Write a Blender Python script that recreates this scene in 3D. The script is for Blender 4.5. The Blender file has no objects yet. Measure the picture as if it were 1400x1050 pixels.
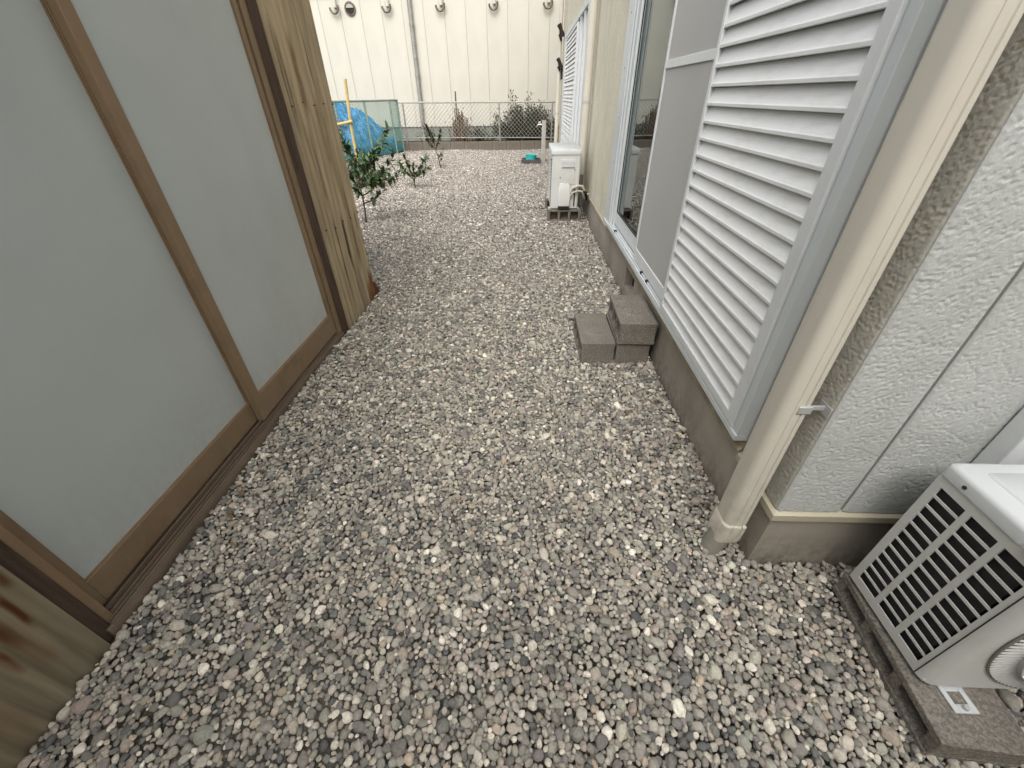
import bpy, math, random
import numpy as np
from mathutils import Vector, Matrix, noise as mn
rnd = random.Random(7)
R = math.radians
S = bpy.context.scene
COL = S.collection

# ---------------------------------------------------------------- camera, sky, sun, exposure
cam_d = bpy.data.cameras.new("camera")
cam = bpy.data.objects.new("camera", cam_d)
COL.objects.link(cam)
cam_d.sensor_width = 36.0
cam_d.lens = 14.082
cam_d.clip_start = 0.02
cam_d.clip_end = 500
cam.matrix_world = Matrix(((0.99929, -0.01038, 0.0363, 0), (0.03552, 0.58462, -0.81053, 0),
                           (-0.01281, 0.81124, 0.58457, 1.25), (0, 0, 0, 1)))
S.camera = cam

SUN_AZ = Vector((-0.14, -1.0))          # towards the sun, on the ground plane
SUN_EL = 52
w = bpy.data.worlds.new("World"); S.world = w; w.use_nodes = True
wn = w.node_tree.nodes; wl = w.node_tree.links
sky = wn.new("ShaderNodeTexSky"); sky.sky_type = 'NISHITA'; sky.sun_disc = False
sky.sun_elevation = R(SUN_EL); sky.sun_rotation = math.atan2(SUN_AZ.x, SUN_AZ.y)
sky.dust_density = 6.0; sky.air_density = 1.2; sky.ozone_density = 1.0
hs = wn.new("ShaderNodeHueSaturation"); hs.inputs["Saturation"].default_value = 0.30
wl.new(sky.outputs[0], hs.inputs["Color"])
wl.new(hs.outputs[0], wn["Background"].inputs[0])
wn["Background"].inputs[1].default_value = 0.15
sd = bpy.data.lights.new("sun", 'SUN'); sun = bpy.data.objects.new("sun", sd); COL.objects.link(sun)
sd.energy = 1.35; sd.angle = R(80); sd.color = (1.0, 0.955, 0.89)
dz = math.sin(R(SUN_EL)); dh = math.cos(R(SUN_EL))
az = SUN_AZ.normalized()
sun.rotation_euler = Vector((az.x * dh, az.y * dh, dz)).to_track_quat('Z', 'Y').to_euler()
S.view_settings.view_transform = 'Standard'; S.view_settings.look = 'None'
S.view_settings.exposure = 0.66; S.view_settings.gamma = 1.0
S.view_settings.use_curve_mapping = False

# ---------------------------------------------------------------- material helpers
def mat(name, col, rough=0.6, spec=0.4, metal=0.0, var=0.0, scale=8.0, stretch=(1, 1, 1), dirt=None, dirt_amt=0.0,
        dirt_scale=2.5, bump=0.0, bump_scale=60.0, bump_dist=0.004, dirt_stretch=None, fine=0.0, splash=None):
    m = bpy.data.materials.new(name); m.use_nodes = True
    N = m.node_tree.nodes; L = m.node_tree.links
    b = N["Principled BSDF"]
    b.inputs["Roughness"].default_value = rough
    b.inputs["Specular IOR Level"].default_value = spec
    b.inputs["Metallic"].default_value = metal
    tc = N.new("ShaderNodeTexCoord")
    def ntex(sc, st, det=5.0, rg=0.6):
        mp = N.new("ShaderNodeMapping"); mp.inputs["Scale"].default_value = st
        L.new(tc.outputs["Object"], mp.inputs[0])
        t = N.new("ShaderNodeTexNoise"); t.inputs["Scale"].default_value = sc
        t.inputs["Detail"].default_value = det; t.inputs["Roughness"].default_value = rg
        L.new(mp.outputs[0], t.inputs["Vector"])
        return t.outputs["Fac"]
    def ramp(src, lo, hi):
        r = N.new("ShaderNodeMapRange"); r.clamp = True
        r.inputs["From Min"].default_value = lo; r.inputs["From Max"].default_value = hi
        L.new(src, r.inputs[0]); return r.outputs[0]
    cur = None
    def mix(fac, a, bb, mode='MIX'):
        x = N.new("ShaderNodeMix"); x.data_type = 'RGBA'; x.blend_type = mode
        if isinstance(fac, float): x.inputs[0].default_value = fac
        else: L.new(fac, x.inputs[0])
        for k, v in ((6, a), (7, bb)):
            if isinstance(v, tuple): x.inputs[k].default_value = (v[0], v[1], v[2], 1)
            else: L.new(v, x.inputs[k])
        return x.outputs[2]
    cur = tuple(col)
    if var:
        cur = mix(ramp(ntex(scale, stretch), 0.3, 0.7), tuple(c * (1 - var) for c in col), tuple(min(1, c * (1 + var)) for c in col))
    if fine:
        cur = mix(ramp(ntex(bump_scale * 1.4, (1, 1, 1), 3.0), 0.38, 0.62), mix(1.0, cur, (1 - fine,) * 3, 'MULTIPLY'), cur)
    if dirt is not None:
        f = ramp(ntex(dirt_scale, dirt_stretch or stretch, 7.0, 0.65), 0.5, 0.78)
        mu = N.new("ShaderNodeMath"); mu.operation = 'MULTIPLY'; mu.inputs[1].default_value = dirt_amt
        L.new(f, mu.inputs[0])
        cur = mix(mu.outputs[0], cur, tuple(dirt))
    if splash is not None:                                  # mud thrown up by rain: colour, height reached, amount
        sx = N.new("ShaderNodeSeparateXYZ"); L.new(tc.outputs["Object"], sx.inputs[0])
        hgt = ramp(sx.outputs["Z"], splash[1], 0.02)
        sp = ramp(ntex(34.0, (1, 1, 0.6), 6.0, 0.7), 0.42, 0.66)
        m1 = N.new("ShaderNodeMath"); m1.operation = 'MULTIPLY'; L.new(hgt, m1.inputs[0]); L.new(sp, m1.inputs[1])
        m2 = N.new("ShaderNodeMath"); m2.operation = 'MULTIPLY'; L.new(m1.outputs[0], m2.inputs[0]); m2.inputs[1].default_value = splash[2]
        cur = mix(m2.outputs[0], cur, tuple(splash[0]))
    if isinstance(cur, tuple): b.inputs["Base Color"].default_value = (*cur, 1)
    else: L.new(cur, b.inputs["Base Color"])
    if bump:
        bp = N.new("ShaderNodeBump"); bp.inputs["Strength"].default_value = bump
        bp.inputs["Distance"].default_value = bump_dist
        L.new(ntex(bump_scale, (1, 1, 1), 6.0, 0.6), bp.inputs["Height"])
        L.new(bp.outputs[0], b.inputs["Normal"])
    return m

M = {}
M['foundation'] = mat('foundation_mortar', (0.37, 0.338, 0.29), 0.9, 0.2, splash=((0.15, 0.13, 0.10), 0.16, 0.75), var=0.16, scale=3.0, dirt=(0.10, 0.085, 0.06), dirt_amt=0.55,
                      dirt_scale=2.2, dirt_stretch=(1, 1, 0.35), bump=0.25, bump_scale=160, bump_dist=0.002, fine=0.14)
M['stucco_shade'] = mat('shade_toned_beige_stucco', (0.485, 0.47, 0.415), 0.88, 0.2, var=0.10, scale=4.0, dirt=(0.25, 0.225, 0.17), dirt_amt=0.5, dirt_scale=4.0,
                  dirt_stretch=(1, 1, 0.4), bump=0.5, bump_scale=230, bump_dist=0.002, fine=0.1)  # strip by the downpipe: shade painted into a darker beige, plus some stain
M['stucco'] = mat('stucco', (0.505, 0.525, 0.51), 0.85, 0.25, var=0.06, scale=3.0, dirt=(0.36, 0.33, 0.25), dirt_amt=0.4, dirt_scale=3.0,
                  dirt_stretch=(1, 1, 0.4), bump=0.5, bump_scale=230, bump_dist=0.002, fine=0.1)
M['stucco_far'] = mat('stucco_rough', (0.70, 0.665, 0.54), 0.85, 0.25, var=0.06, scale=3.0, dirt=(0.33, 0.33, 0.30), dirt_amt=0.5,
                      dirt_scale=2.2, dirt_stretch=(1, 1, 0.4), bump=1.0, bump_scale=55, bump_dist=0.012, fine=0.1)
M['seal'] = mat('joint_seal', (0.30, 0.27, 0.20), 0.8, 0.2, var=0.1)
M['flash'] = mat('flashing', (0.47, 0.43, 0.33), 0.5, 0.4, var=0.06, dirt=(0.2, 0.17, 0.12), dirt_amt=0.4)
M['ledge'] = mat('mortar_ledge', (0.36, 0.315, 0.235), 0.9, 0.2, var=0.22, scale=7, dirt=(0.17, 0.14, 0.09), dirt_amt=0.7, dirt_scale=6, bump=0.3, bump_scale=120)
M['white'] = mat('white_aluminium', (0.68, 0.71, 0.72), 0.42, 0.45, var=0.03, scale=4, dirt=(0.40, 0.42, 0.42), dirt_amt=0.35, dirt_scale=4)
M['slat'] = mat('louvre_enamel', (0.76, 0.78, 0.785), 0.45, 0.45, var=0.035, scale=5, stretch=(1, 0.5, 3), dirt=(0.47, 0.47, 0.44), dirt_amt=0.7,
                dirt_scale=6, bump=0.06, bump_scale=300, bump_dist=0.0006)
M['jamb'] = mat('blue_white_aluminium', (0.60, 0.645, 0.66), 0.42, 0.45, var=0.03, dirt=(0.38, 0.42, 0.44), dirt_amt=0.35)
M['rubber'] = mat('dark_gasket', (0.03, 0.03, 0.032), 0.6, 0.3, var=0.1)
M['pipe'] = mat('cream_vinyl_pipe', (0.63, 0.60, 0.525), 0.42, 0.45, splash=((0.30, 0.26, 0.20), 0.45, 0.7), var=0.05, scale=3, stretch=(1, 1, 0.3), dirt=(0.40, 0.35, 0.27), dirt_amt=0.6,
                dirt_scale=3.5, dirt_stretch=(1, 1, 0.25))
M['greypipe'] = mat('grey_vinyl_pipe', (0.24, 0.235, 0.20), 0.6, 0.3, var=0.12, scale=20, dirt=(0.12, 0.11, 0.09), dirt_amt=0.5, dirt_scale=9)
M['steel'] = mat('zinc_steel', (0.52, 0.53, 0.53), 0.4, 0.5, 0.3, var=0.1, scale=30)
M['ac'] = mat('ivory_casing', (0.60, 0.61, 0.595), 0.45, 0.4, var=0.03, scale=4, dirt=(0.34, 0.31, 0.25), dirt_amt=0.42, dirt_scale=5, bump=0.05, bump_scale=500, bump_dist=0.0005)
M['actop'] = mat('casing_lid', (0.54, 0.565, 0.575), 0.42, 0.45, var=0.03, scale=5, dirt=(0.42, 0.41, 0.37), dirt_amt=0.4, dirt_scale=7, bump=0.05, bump_scale=500, bump_dist=0.0005)
M['fins'] = mat('condenser_fins', (0.02, 0.021, 0.022), 0.6, 0.4, var=0.5, scale=40)
M['rustyplate'] = mat('stained_plastic', (0.035, 0.033, 0.03), 0.8, 0.2, var=0.3, scale=14, dirt=(0.12, 0.065, 0.04), dirt_amt=0.5, dirt_scale=9)
M['block'] = mat('concrete_block', (0.29, 0.265, 0.23), 0.95, 0.15, var=0.22, scale=14, dirt=(0.085, 0.072, 0.055), dirt_amt=0.6, dirt_scale=7,
                 bump=1.0, bump_scale=110, bump_dist=0.008, fine=0.45)
M['block_pale'] = mat('pale_concrete_block', (0.26, 0.24, 0.20), 0.95, 0.15, var=0.22, scale=14, dirt=(0.10, 0.085, 0.065), dirt_amt=0.6, dirt_scale=7,
                      bump=1.0, bump_scale=110, bump_dist=0.008, fine=0.45)
M['kerb'] = mat('aged_kerb_block', (0.17, 0.15, 0.125), 0.95, 0.15, var=0.25, scale=6, dirt=(0.09, 0.075, 0.055), dirt_amt=0.6, dirt_scale=3)
M['bronze'] = mat('bronze_aluminium', (0.27, 0.185, 0.11), 0.42, 0.45, 0.15, splash=((0.30, 0.25, 0.19), 0.22, 0.7), var=0.08, scale=3, dirt=(0.12, 0.08, 0.045), dirt_amt=0.5, dirt_scale=5)
M['bronze_dark'] = mat('worn_bronze_track', (0.25, 0.19, 0.14), 0.5, 0.4, 0.25, var=0.2, scale=12, stretch=(1, 0.2, 1), dirt=(0.26, 0.21, 0.16), dirt_amt=0.5, dirt_scale=10)
M['wood_dark'] = mat('weathered_dark_timber', (0.085, 0.058, 0.042), 0.85, 0.2, var=0.35, scale=9, stretch=(6, 6, 0.5), dirt=(0.14, 0.11, 0.085), dirt_amt=0.6,
                     dirt_scale=6, dirt_stretch=(5, 5, 0.4), bump=0.6, bump_scale=60)
M['rot'] = mat('rotted_timber', (0.10, 0.055, 0.032), 0.95, 0.1, var=0.4, scale=30, bump=1.0, bump_scale=80, bump_dist=0.01)
M['frost'] = mat('frosted_glass', (0.50, 0.54, 0.53), 0.30, 0.5, var=0.05, scale=2.0, splash=((0.34, 0.32, 0.27), 0.45, 0.35), dirt=(0.41, 0.43, 0.40), dirt_amt=0.6, dirt_scale=2.0, dirt_stretch=(1, 1, 0.5), bump=0.12, bump_scale=420, bump_dist=0.0006, fine=0.04)
M['alc'] = mat('white_painted_panel', (0.55, 0.53, 0.465), 0.8, 0.25, var=0.05, scale=0.9, dirt=(0.44, 0.435, 0.40), dirt_amt=0.6, dirt_scale=0.9,
               dirt_stretch=(1, 1, 0.4), bump=0.1, bump_scale=60)
M['alc_joint'] = mat('panel_joint', (0.46, 0.44, 0.375), 0.85, 0.2, var=0.1)
M['neigh_base'] = mat('neighbour_plinth', (0.21, 0.225, 0.20), 0.9, 0.2, var=0.15, scale=1.6, dirt=(0.12, 0.12, 0.10), dirt_amt=0.5)
M['brownbeam'] = mat('brown_fascia', (0.20, 0.15, 0.09), 0.6, 0.3, var=0.1)
M['hood'] = mat('tarnished_hood', (0.14, 0.115, 0.09), 0.5, 0.5, 0.4, var=0.4, scale=20)
M['darkhole'] = mat('dark_metal', (0.02, 0.017, 0.014), 0.7, 0.3, var=0.2)
M['galv'] = mat('galvanised_tube', (0.30, 0.30, 0.275), 0.5, 0.4, 0.3, var=0.2, scale=12)
M['wire'] = mat('galvanised_wire', (0.36, 0.36, 0.33), 0.5, 0.4, 0.3, var=0.15, scale=6)
M['greenpost'] = mat('green_coated_post', (0.25, 0.34, 0.29), 0.5, 0.4, var=0.18, scale=6)
M['greenwire'] = mat('green_coated_wire', (0.06, 0.22, 0.17), 0.5, 0.4, var=0.15, scale=6)
M['tarp'] = mat('blue_tarpaulin', (0.03, 0.18, 0.42), 0.45, 0.4, var=0.35, scale=7, dirt=(0.30, 0.52, 0.72), dirt_amt=0.7, dirt_scale=14, bump=0.5, bump_scale=18, bump_dist=0.02)
M['stake'] = mat('yellow_cane', (0.52, 0.40, 0.17), 0.6, 0.3, var=0.2, scale=15, dirt=(0.35, 0.22, 0.08), dirt_amt=0.5)
M['bark'] = mat('bark', (0.075, 0.055, 0.038), 0.9, 0.2, var=0.3, scale=40)
M['cane'] = mat('dry_cane', (0.15, 0.10, 0.07), 0.9, 0.2, var=0.4, scale=12)
M['soil'] = mat('dark_soil', (0.035, 0.028, 0.02), 1.0, 0.1, var=0.4, scale=6, bump=1.0, bump_scale=20, bump_dist=0.04)
M['ground'] = mat('bedding_grit', (0.10, 0.092, 0.078), 1.0, 0.1, var=0.5, scale=60, bump=1.0, bump_scale=90, bump_dist=0.01)
M['teal'] = mat('turquoise_plastic', (0.05, 0.50, 0.50), 0.35, 0.5, var=0.04)
M['pan'] = mat('stained_concrete_pan', (0.09, 0.085, 0.08), 0.9, 0.2, var=0.3, scale=12)
M['tappost'] = mat('grey_resin_post', (0.40, 0.375, 0.335), 0.7, 0.3, var=0.12, scale=9, bump=0.3, bump_scale=150)
M['brass'] = mat('chromed_brass', (0.55, 0.53, 0.50), 0.25, 0.5, 0.8, var=0.1)
M['hose'] = mat('wrapped_pipe', (0.55, 0.52, 0.45), 0.7, 0.3, var=0.2, scale=30)
M['curtain'] = mat('net_curtain', (0.50, 0.50, 0.47), 0.9, 0.1, var=0.1, scale=10, stretch=(1, 6, 0.2))
M['room'] = mat('room_lining', (0.22, 0.20, 0.17), 0.9, 0.1, var=0.1, scale=2)
M['roof'] = mat('roof_sheet', (0.15, 0.14, 0.13), 0.6, 0.3, var=0.15, scale=4)

def leafmat(name, c1, c2, rough=0.45):
    m = bpy.data.materials.new(name); m.use_nodes = True
    N = m.node_tree.nodes; L = m.node_tree.links; b = N["Principled BSDF"]
    at = N.new("ShaderNodeAttribute"); at.attribute_name = "tone"
    x = N.new("ShaderNodeMix"); x.data_type = 'RGBA'
    x.inputs[6].default_value = (*c1, 1); x.inputs[7].default_value = (*c2, 1)
    L.new(at.outputs["Fac"], x.inputs[0]); L.new(x.outputs[2], b.inputs["Base Color"])
    b.inputs["Roughness"].default_value = rough
    b.inputs["Specular IOR Level"].default_value = 0.45
    return m
M['citrus'] = leafmat('citrus_leaf', (0.020, 0.048, 0.018), (0.13, 0.21, 0.065))
M['bush'] = leafmat('bronze_green_leaf', (0.016, 0.022, 0.009), (0.085, 0.10, 0.035))
M['weed'] = leafmat('weed_leaf', (0.020, 0.028, 0.012), (0.07, 0.085, 0.035))
M['greyleaf'] = leafmat('grey_green_leaf', (0.03, 0.04, 0.03), (0.12, 0.14, 0.11))

M['litter'] = leafmat('dry_leaf', (0.06, 0.035, 0.018), (0.22, 0.14, 0.07), 0.8)
def glassmat():
    m = bpy.data.materials.new('window_glass'); m.use_nodes = True
    N = m.node_tree.nodes; L = m.node_tree.links
    N.remove(N["Principled BSDF"])
    tr = N.new("ShaderNodeBsdfTransparent"); tr.inputs[0].default_value = (0.62, 0.70, 0.67, 1)
    gl = N.new("ShaderNodeBsdfGlossy"); gl.inputs["Roughness"].default_value = 0.015; gl.inputs["Color"].default_value = (0.9, 0.95, 0.94, 1)
    fr = N.new("ShaderNodeFresnel"); fr.inputs["IOR"].default_value = 1.75
    mx = N.new("ShaderNodeMixShader")
    L.new(fr.outputs[0], mx.inputs[0]); L.new(tr.outputs[0], mx.inputs[1]); L.new(gl.outputs[0], mx.inputs[2])
    L.new(mx.outputs[0], N["Material Output"].inputs[0])
    return m
M['glass'] = glassmat()

def screenmat():
    m = bpy.data.materials.new('insect_screen'); m.use_nodes = True
    N = m.node_tree.nodes; L = m.node_tree.links
    b = N["Principled BSDF"]; b.inputs["Roughness"].default_value = 0.75
    tc = N.new("ShaderNodeTexCoord")
    t = N.new("ShaderNodeTexNoise"); t.inputs["Scale"].default_value = 2.5
    L.new(tc.outputs["Object"], t.inputs["Vector"])
    x = N.new("ShaderNodeMix"); x.data_type = 'RGBA'
    x.inputs[6].default_value = (0.50, 0.505, 0.49, 1); x.inputs[7].default_value = (0.57, 0.57, 0.555, 1)
    L.new(t.outputs["Fac"], x.inputs[0]); L.new(x.outputs[2], b.inputs["Base Color"])
    tr = N.new("ShaderNodeBsdfTransparent"); mx = N.new("ShaderNodeMixShader")
    wv = N.new("ShaderNodeTexWave"); wv.bands_direction = 'Z'; wv.inputs["Scale"].default_value = 160
    L.new(tc.outputs["Object"], wv.inputs["Vector"])
    mr = N.new("ShaderNodeMapRange"); mr.inputs["To Min"].default_value = 0.12; mr.inputs["To Max"].default_value = 0.24
    L.new(wv.outputs["Fac"], mr.inputs[0]); L.new(mr.outputs[0], mx.inputs[0])
    L.new(b.outputs[0], mx.inputs[1]); L.new(tr.outputs[0], mx.inputs[2])
    L.new(mx.outputs[0], N["Material Output"].inputs[0])
    return m
M['screen'] = screenmat()

def sheetmat():
    """weathered corrugated sheet: colour from the stain attribute laid on the mesh, plus grain"""
    m = bpy.data.materials.new('weathered_corrugated_sheet'); m.use_nodes = True
    N = m.node_tree.nodes; L = m.node_tree.links; b = N["Principled BSDF"]
    b.inputs["Roughness"].default_value = 0.62; b.inputs["Specular IOR Level"].default_value = 0.3
    at = N.new("ShaderNodeAttribute"); at.attribute_name = "stain"
    tc = N.new("ShaderNodeTexCoord")
    mp = N.new("ShaderNodeMapping"); mp.inputs["Scale"].default_value = (1, 1, 0.06); L.new(tc.outputs["Object"], mp.inputs[0])
    t = N.new("ShaderNodeTexNoise"); t.inputs["Scale"].default_value = 60; t.inputs["Detail"].default_value = 5; L.new(mp.outputs[0], t.inputs["Vector"])
    r = N.new("ShaderNodeMapRange"); r.inputs["From Min"].default_value = 0.3; r.inputs["From Max"].default_value = 0.7
    r.inputs["To Min"].default_value = 0.74; r.inputs["To Max"].default_value = 1.12; L.new(t.outputs["Fac"], r.inputs[0])
    x = N.new("ShaderNodeVectorMath"); x.operation = 'SCALE'
    L.new(at.outputs["Color"], x.inputs[0]); L.new(r.outputs[0], x.inputs["Scale"])
    L.new(x.outputs[0], b.inputs["Base Color"])
    bp = N.new("ShaderNodeBump"); bp.inputs["Strength"].default_value = 0.2; bp.inputs["Distance"].default_value = 0.002
    L.new(t.outputs["Fac"], bp.inputs["Height"]); L.new(bp.outputs[0], b.inputs["Normal"])
    return m
M['sheet'] = sheetmat()

def pebblemat():
    m = bpy.data.materials.new('river_pebble'); m.use_nodes = True
    N = m.node_tree.nodes; L = m.node_tree.links; b = N["Principled BSDF"]
    b.inputs["Roughness"].default_value = 0.72; b.inputs["Specular IOR Level"].default_value = 0.3
    at = N.new("ShaderNodeAttribute"); at.attribute_type = 'INSTANCER'; at.attribute_name = "col"
    tc = N.new("ShaderNodeTexCoord")
    t = N.new("ShaderNodeTexNoise"); t.inputs["Scale"].default_value = 3.2; t.inputs["Detail"].default_value = 6; t.inputs["Roughness"].default_value = 0.7
    ad = N.new("ShaderNodeVectorMath"); ad.operation = 'MULTIPLY_ADD'
    ad.inputs[1].default_value = (40, 40, 40)
    L.new(at.outputs["Color"], ad.inputs[0]); L.new(tc.outputs["Object"], ad.inputs[2])
    geo = N.new("ShaderNodeNewGeometry")
    sc = N.new("ShaderNodeVectorMath"); sc.operation = 'SCALE'; sc.inputs["Scale"].default_value = 45.0
    L.new(geo.outputs["Position"], sc.inputs[0])
    L.new(sc.outputs[0], t.inputs["Vector"])
    r = N.new("ShaderNodeMapRange"); r.inputs["From Min"].default_value = 0.3; r.inputs["From Max"].default_value = 0.7
    r.inputs["To Min"].default_value = 0.72; r.inputs["To Max"].default_value = 1.22; L.new(t.outputs["Fac"], r.inputs[0])
    x = N.new("ShaderNodeVectorMath"); x.operation = 'SCALE'
    L.new(at.outputs["Color"], x.inputs[0]); L.new(r.outputs[0], x.inputs["Scale"])
    L.new(x.outputs[0], b.inputs["Base Color"])
    bp = N.new("ShaderNodeBump"); bp.inputs["Strength"].default_value = 0.25; bp.inputs["Distance"].default_value = 0.002
    L.new(t.outputs["Fac"], bp.inputs["Height"]); L.new(bp.outputs[0], b.inputs["Normal"])
    return m
M['pebble'] = pebblemat()

# ---------------------------------------------------------------- mesh helpers (world coordinates)
ORG = {}
class MB:
    def __init__(s): s.v = []; s.f = []; s.tone = []
    def add(s, vs, fs):
        o = len(s.v); s.v += [tuple(p) for p in vs]; s.f += [tuple(i + o for i in f) for f in fs]
        return s
    def box(s, x0, x1, y0, y1, z0, z1):
        vs = [(x0, y0, z0), (x1, y0, z0), (x1, y1, z0), (x0, y1, z0), (x0, y0, z1), (x1, y0, z1), (x1, y1, z1), (x0, y1, z1)]
        return s.add(vs, [(0, 3, 2, 1), (4, 5, 6, 7), (0, 1, 5, 4), (1, 2, 6, 5), (2, 3, 7, 6), (3, 0, 4, 7)])
    def prism(s, poly, axis, a, b):
        """poly: 2-D points in the plane normal to axis, extruded from a to b"""
        n = len(poly)
        def P(p, t):
            if axis == 'x': return (t, p[0], p[1])
            if axis == 'y': return (p[0], t, p[1])
            return (p[0], p[1], t)
        vs = [P(p, a) for p in poly] + [P(p, b) for p in poly]
        fs = [(i, (i + 1) % n, n + (i + 1) % n, n + i) for i in range(n)] + [tuple(range(n - 1, -1, -1)), tuple(range(n, 2 * n))]
        return s.add(vs, fs)
    def tube(s, pts, rad, n=10, cap=True):
        pts = [Vector(p) for p in pts]
        rads = rad if isinstance(rad, (list, tuple)) else [rad] * len(pts)
        vs = []; fs = []
        t0 = (pts[1] - pts[0]).normalized()
        up = Vector((0, 0, 1)) if abs(t0.z) < 0.9 else Vector((1, 0, 0))
        u = t0.cross(up).normalized()
        for i, p in enumerate(pts):
            t = (pts[min(i + 1, len(pts) - 1)] - pts[max(i - 1, 0)]).normalized()
            u = (u - t * u.dot(t)).normalized(); q = t.cross(u)
            for k in range(n):
                a = 2 * math.pi * k / n
                vs.append(p + (u * math.cos(a) + q * math.sin(a)) * rads[i])
        for i in range(len(pts) - 1):
            for k in range(n):
                fs.append((i * n + k, i * n + (k + 1) % n, (i + 1) * n + (k + 1) % n, (i + 1) * n + k))
        if cap:
            fs.append(tuple(range(n - 1, -1, -1))); fs.append(tuple((len(pts) - 1) * n + k for k in range(n)))
        return s.add(vs, fs)
    def lathe(s, c, prof, n=24, axis='z'):
        vs = []; fs = []
        for r, h in prof:
            for k in range(n):
                a = 2 * math.pi * k / n
                if axis == 'z': vs.append((c[0] + r * math.cos(a), c[1] + r * math.sin(a), c[2] + h))
                else: vs.append((c[0] + r * math.cos(a), c[1] + h, c[2] + r * math.sin(a)))
        for i in range(len(prof) - 1):
            for k in range(n):
                fs.append((i * n + k, i * n + (k + 1) % n, (i + 1) * n + (k + 1) % n, (i + 1) * n + k))
        fs.append(tuple(range(n))); fs.append(tuple((len(prof) - 1) * n + k for k in range(n)))
        return s.add(vs, fs)
    def build(s, name, m, parent=None, bevel=0.0, origin=None, smooth=True, ang=38):
        if parent is not None: org = ORG[parent.name]
        elif origin is not None: org = Vector(origin)
        else:
            a = np.array(s.v); org = Vector(((a[:, 0].min() + a[:, 0].max()) / 2, (a[:, 1].min() + a[:, 1].max()) / 2, a[:, 2].min()))
        me = bpy.data.meshes.new(name)
        me.from_pydata([(p[0] - org[0], p[1] - org[1], p[2] - org[2]) for p in s.v], [], s.f)
        me.validate(); me.update()
        if s.tone:
            at = me.attributes.new("tone", 'FLOAT', 'POINT'); at.data.foreach_set("value", s.tone)
        if smooth:
            me.polygons.foreach_set("use_smooth", [True] * len(me.polygons))
            me.set_sharp_from_angle(angle=R(ang))
        me.materials.append(m if not isinstance(m, str) else M[m])
        o = bpy.data.objects.new(name, me); COL.objects.link(o)
        if parent is not None: o.parent = parent
        else: o.location = org
        ORG[o.name] = org
        if bevel:
            b = o.modifiers.new("bevel", 'BEVEL'); b.width = bevel; b.segments = 2; b.limit_method = 'ANGLE'; b.angle_limit = R(40)
        return o
def tag(o, label, cat, group=None, kind=None):
    o["label"] = label
    if cat: o["category"] = cat
    if group: o["group"] = group
    if kind: o["kind"] = kind
    return o
def thing(name, loc, label, cat, group=None):
    o = bpy.data.objects.new(name, None); COL.objects.link(o); o.location = loc; o.empty_display_size = 0.1
    ORG[o.name] = Vector(loc)
    return tag(o, label, cat, group)
def B(*a): return MB().box(*a)
def kind(o, k): o["kind"] = k; return o

# ---------------------------------------------------------------- ground and gravel
g = MB().add([(-60, -60, 0), (60, -60, 0), (60, 60, 0), (-60, 60, 0)], [(0, 1, 2, 3)])
g.v = [(x, y, -0.022) for x, y, z in g.v]
tag(g.build('ground', 'ground', origin=(0, 0, -0.022)), 'dark grit bedding that lies under the gravel', None, kind='structure')

def pack(tile, classes, seed, k=0.86):
    """periodic packing of discs in a square tile, large first"""
    rg = random.Random(seed); cell = 0.04; n = int(round(tile / cell)); cell = tile / n
    grid = {}; pts = []
    for r, tries in classes:
        for _ in range(tries):
            x = rg.random() * tile; y = rg.random() * tile; rr = r * rg.uniform(0.86, 1.16)
            ci = int(x / cell); cj = int(y / cell); ok = True
            for a in (-1, 0, 1):
                for b in (-1, 0, 1):
                    for (px, py, pr) in grid.get(((ci + a) % n, (cj + b) % n), ()):
                        dx = abs(px - x); dx = min(dx, tile - dx); dy = abs(py - y); dy = min(dy, tile - dy)
                        if dx * dx + dy * dy < (k * (rr + pr)) ** 2: ok = False; break
                    if not ok: break
                if not ok: break
            if ok:
                grid.setdefault((ci % n, cj % n), []).append((x, y, rr)); pts.append((x, y, rr))
    return np.array(pts)
CL = [(0.0160, 45), (0.0135, 160), (0.0113, 520), (0.0095, 1700), (0.0079, 4800), (0.0066, 9500), (0.0054, 12000), (0.0042, 11000)]
TILE = 1.0
top = pack(TILE, CL, 3); top2 = pack(TILE, CL, 11)
low = pack(TILE, [(0.013, 600), (0.011, 1500), (0.009, 3000), (0.007, 3000)], 5)

def ground_h(x, y):
    return 0.014 * np.sin(x * 2.1 + 0.7 * y) * np.sin(y * 1.7 - 0.4 * x + 1.0) + 0.005 * np.sin(5.1 * x + 1.3) * np.sin(4.3 * y)
nr = np.random.default_rng(5)
def inside(x, y):
    ok = (x > -7.2) & (x < 1.8) & (y > -0.9) & (y < 13.12)
    ok &= ~((x < -1.176) & (y < 2.93))                      # shed
    ok &= ~((x > 0.722) & (y > 0.745))                      # house
    ok &= (x < 1.75)
    ok &= ~((x > 0.94) & (x < 1.11) & (y > 0.29) & (y < 0.65))   # under the block
    ok &= ~((y > 12.0) & (x < -3.7 - (12.95 - y) * 0.33))
    return ok
P_ = []
palette = np.array([(0.235, 0.232, 0.215), (0.30, 0.295, 0.27), (0.175, 0.18, 0.175), (0.37, 0.355, 0.315), (0.46, 0.44, 0.385),
                    (0.33, 0.285, 0.235), (0.31, 0.255, 0.235), (0.13, 0.14, 0.15), (0.56, 0.545, 0.50), (0.255, 0.265, 0.235), (0.41, 0.32, 0.235), (0.20, 0.19, 0.195)])
palette = palette.mean(1, keepdims=True) * np.array((1.03, 1.0, 0.94)) * 0.55 + 0.45 * palette
palette = palette * np.array((1.25, 1.205, 1.12)) * 1.04
palette = palette.mean(0) + (palette - palette.mean(0)) * 1.18
pw = np.array([17, 18, 12, 13, 8, 7.5, 5.5, 5, 2.6, 7, 2.0, 6]); pw = pw / pw.sum()
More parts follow.
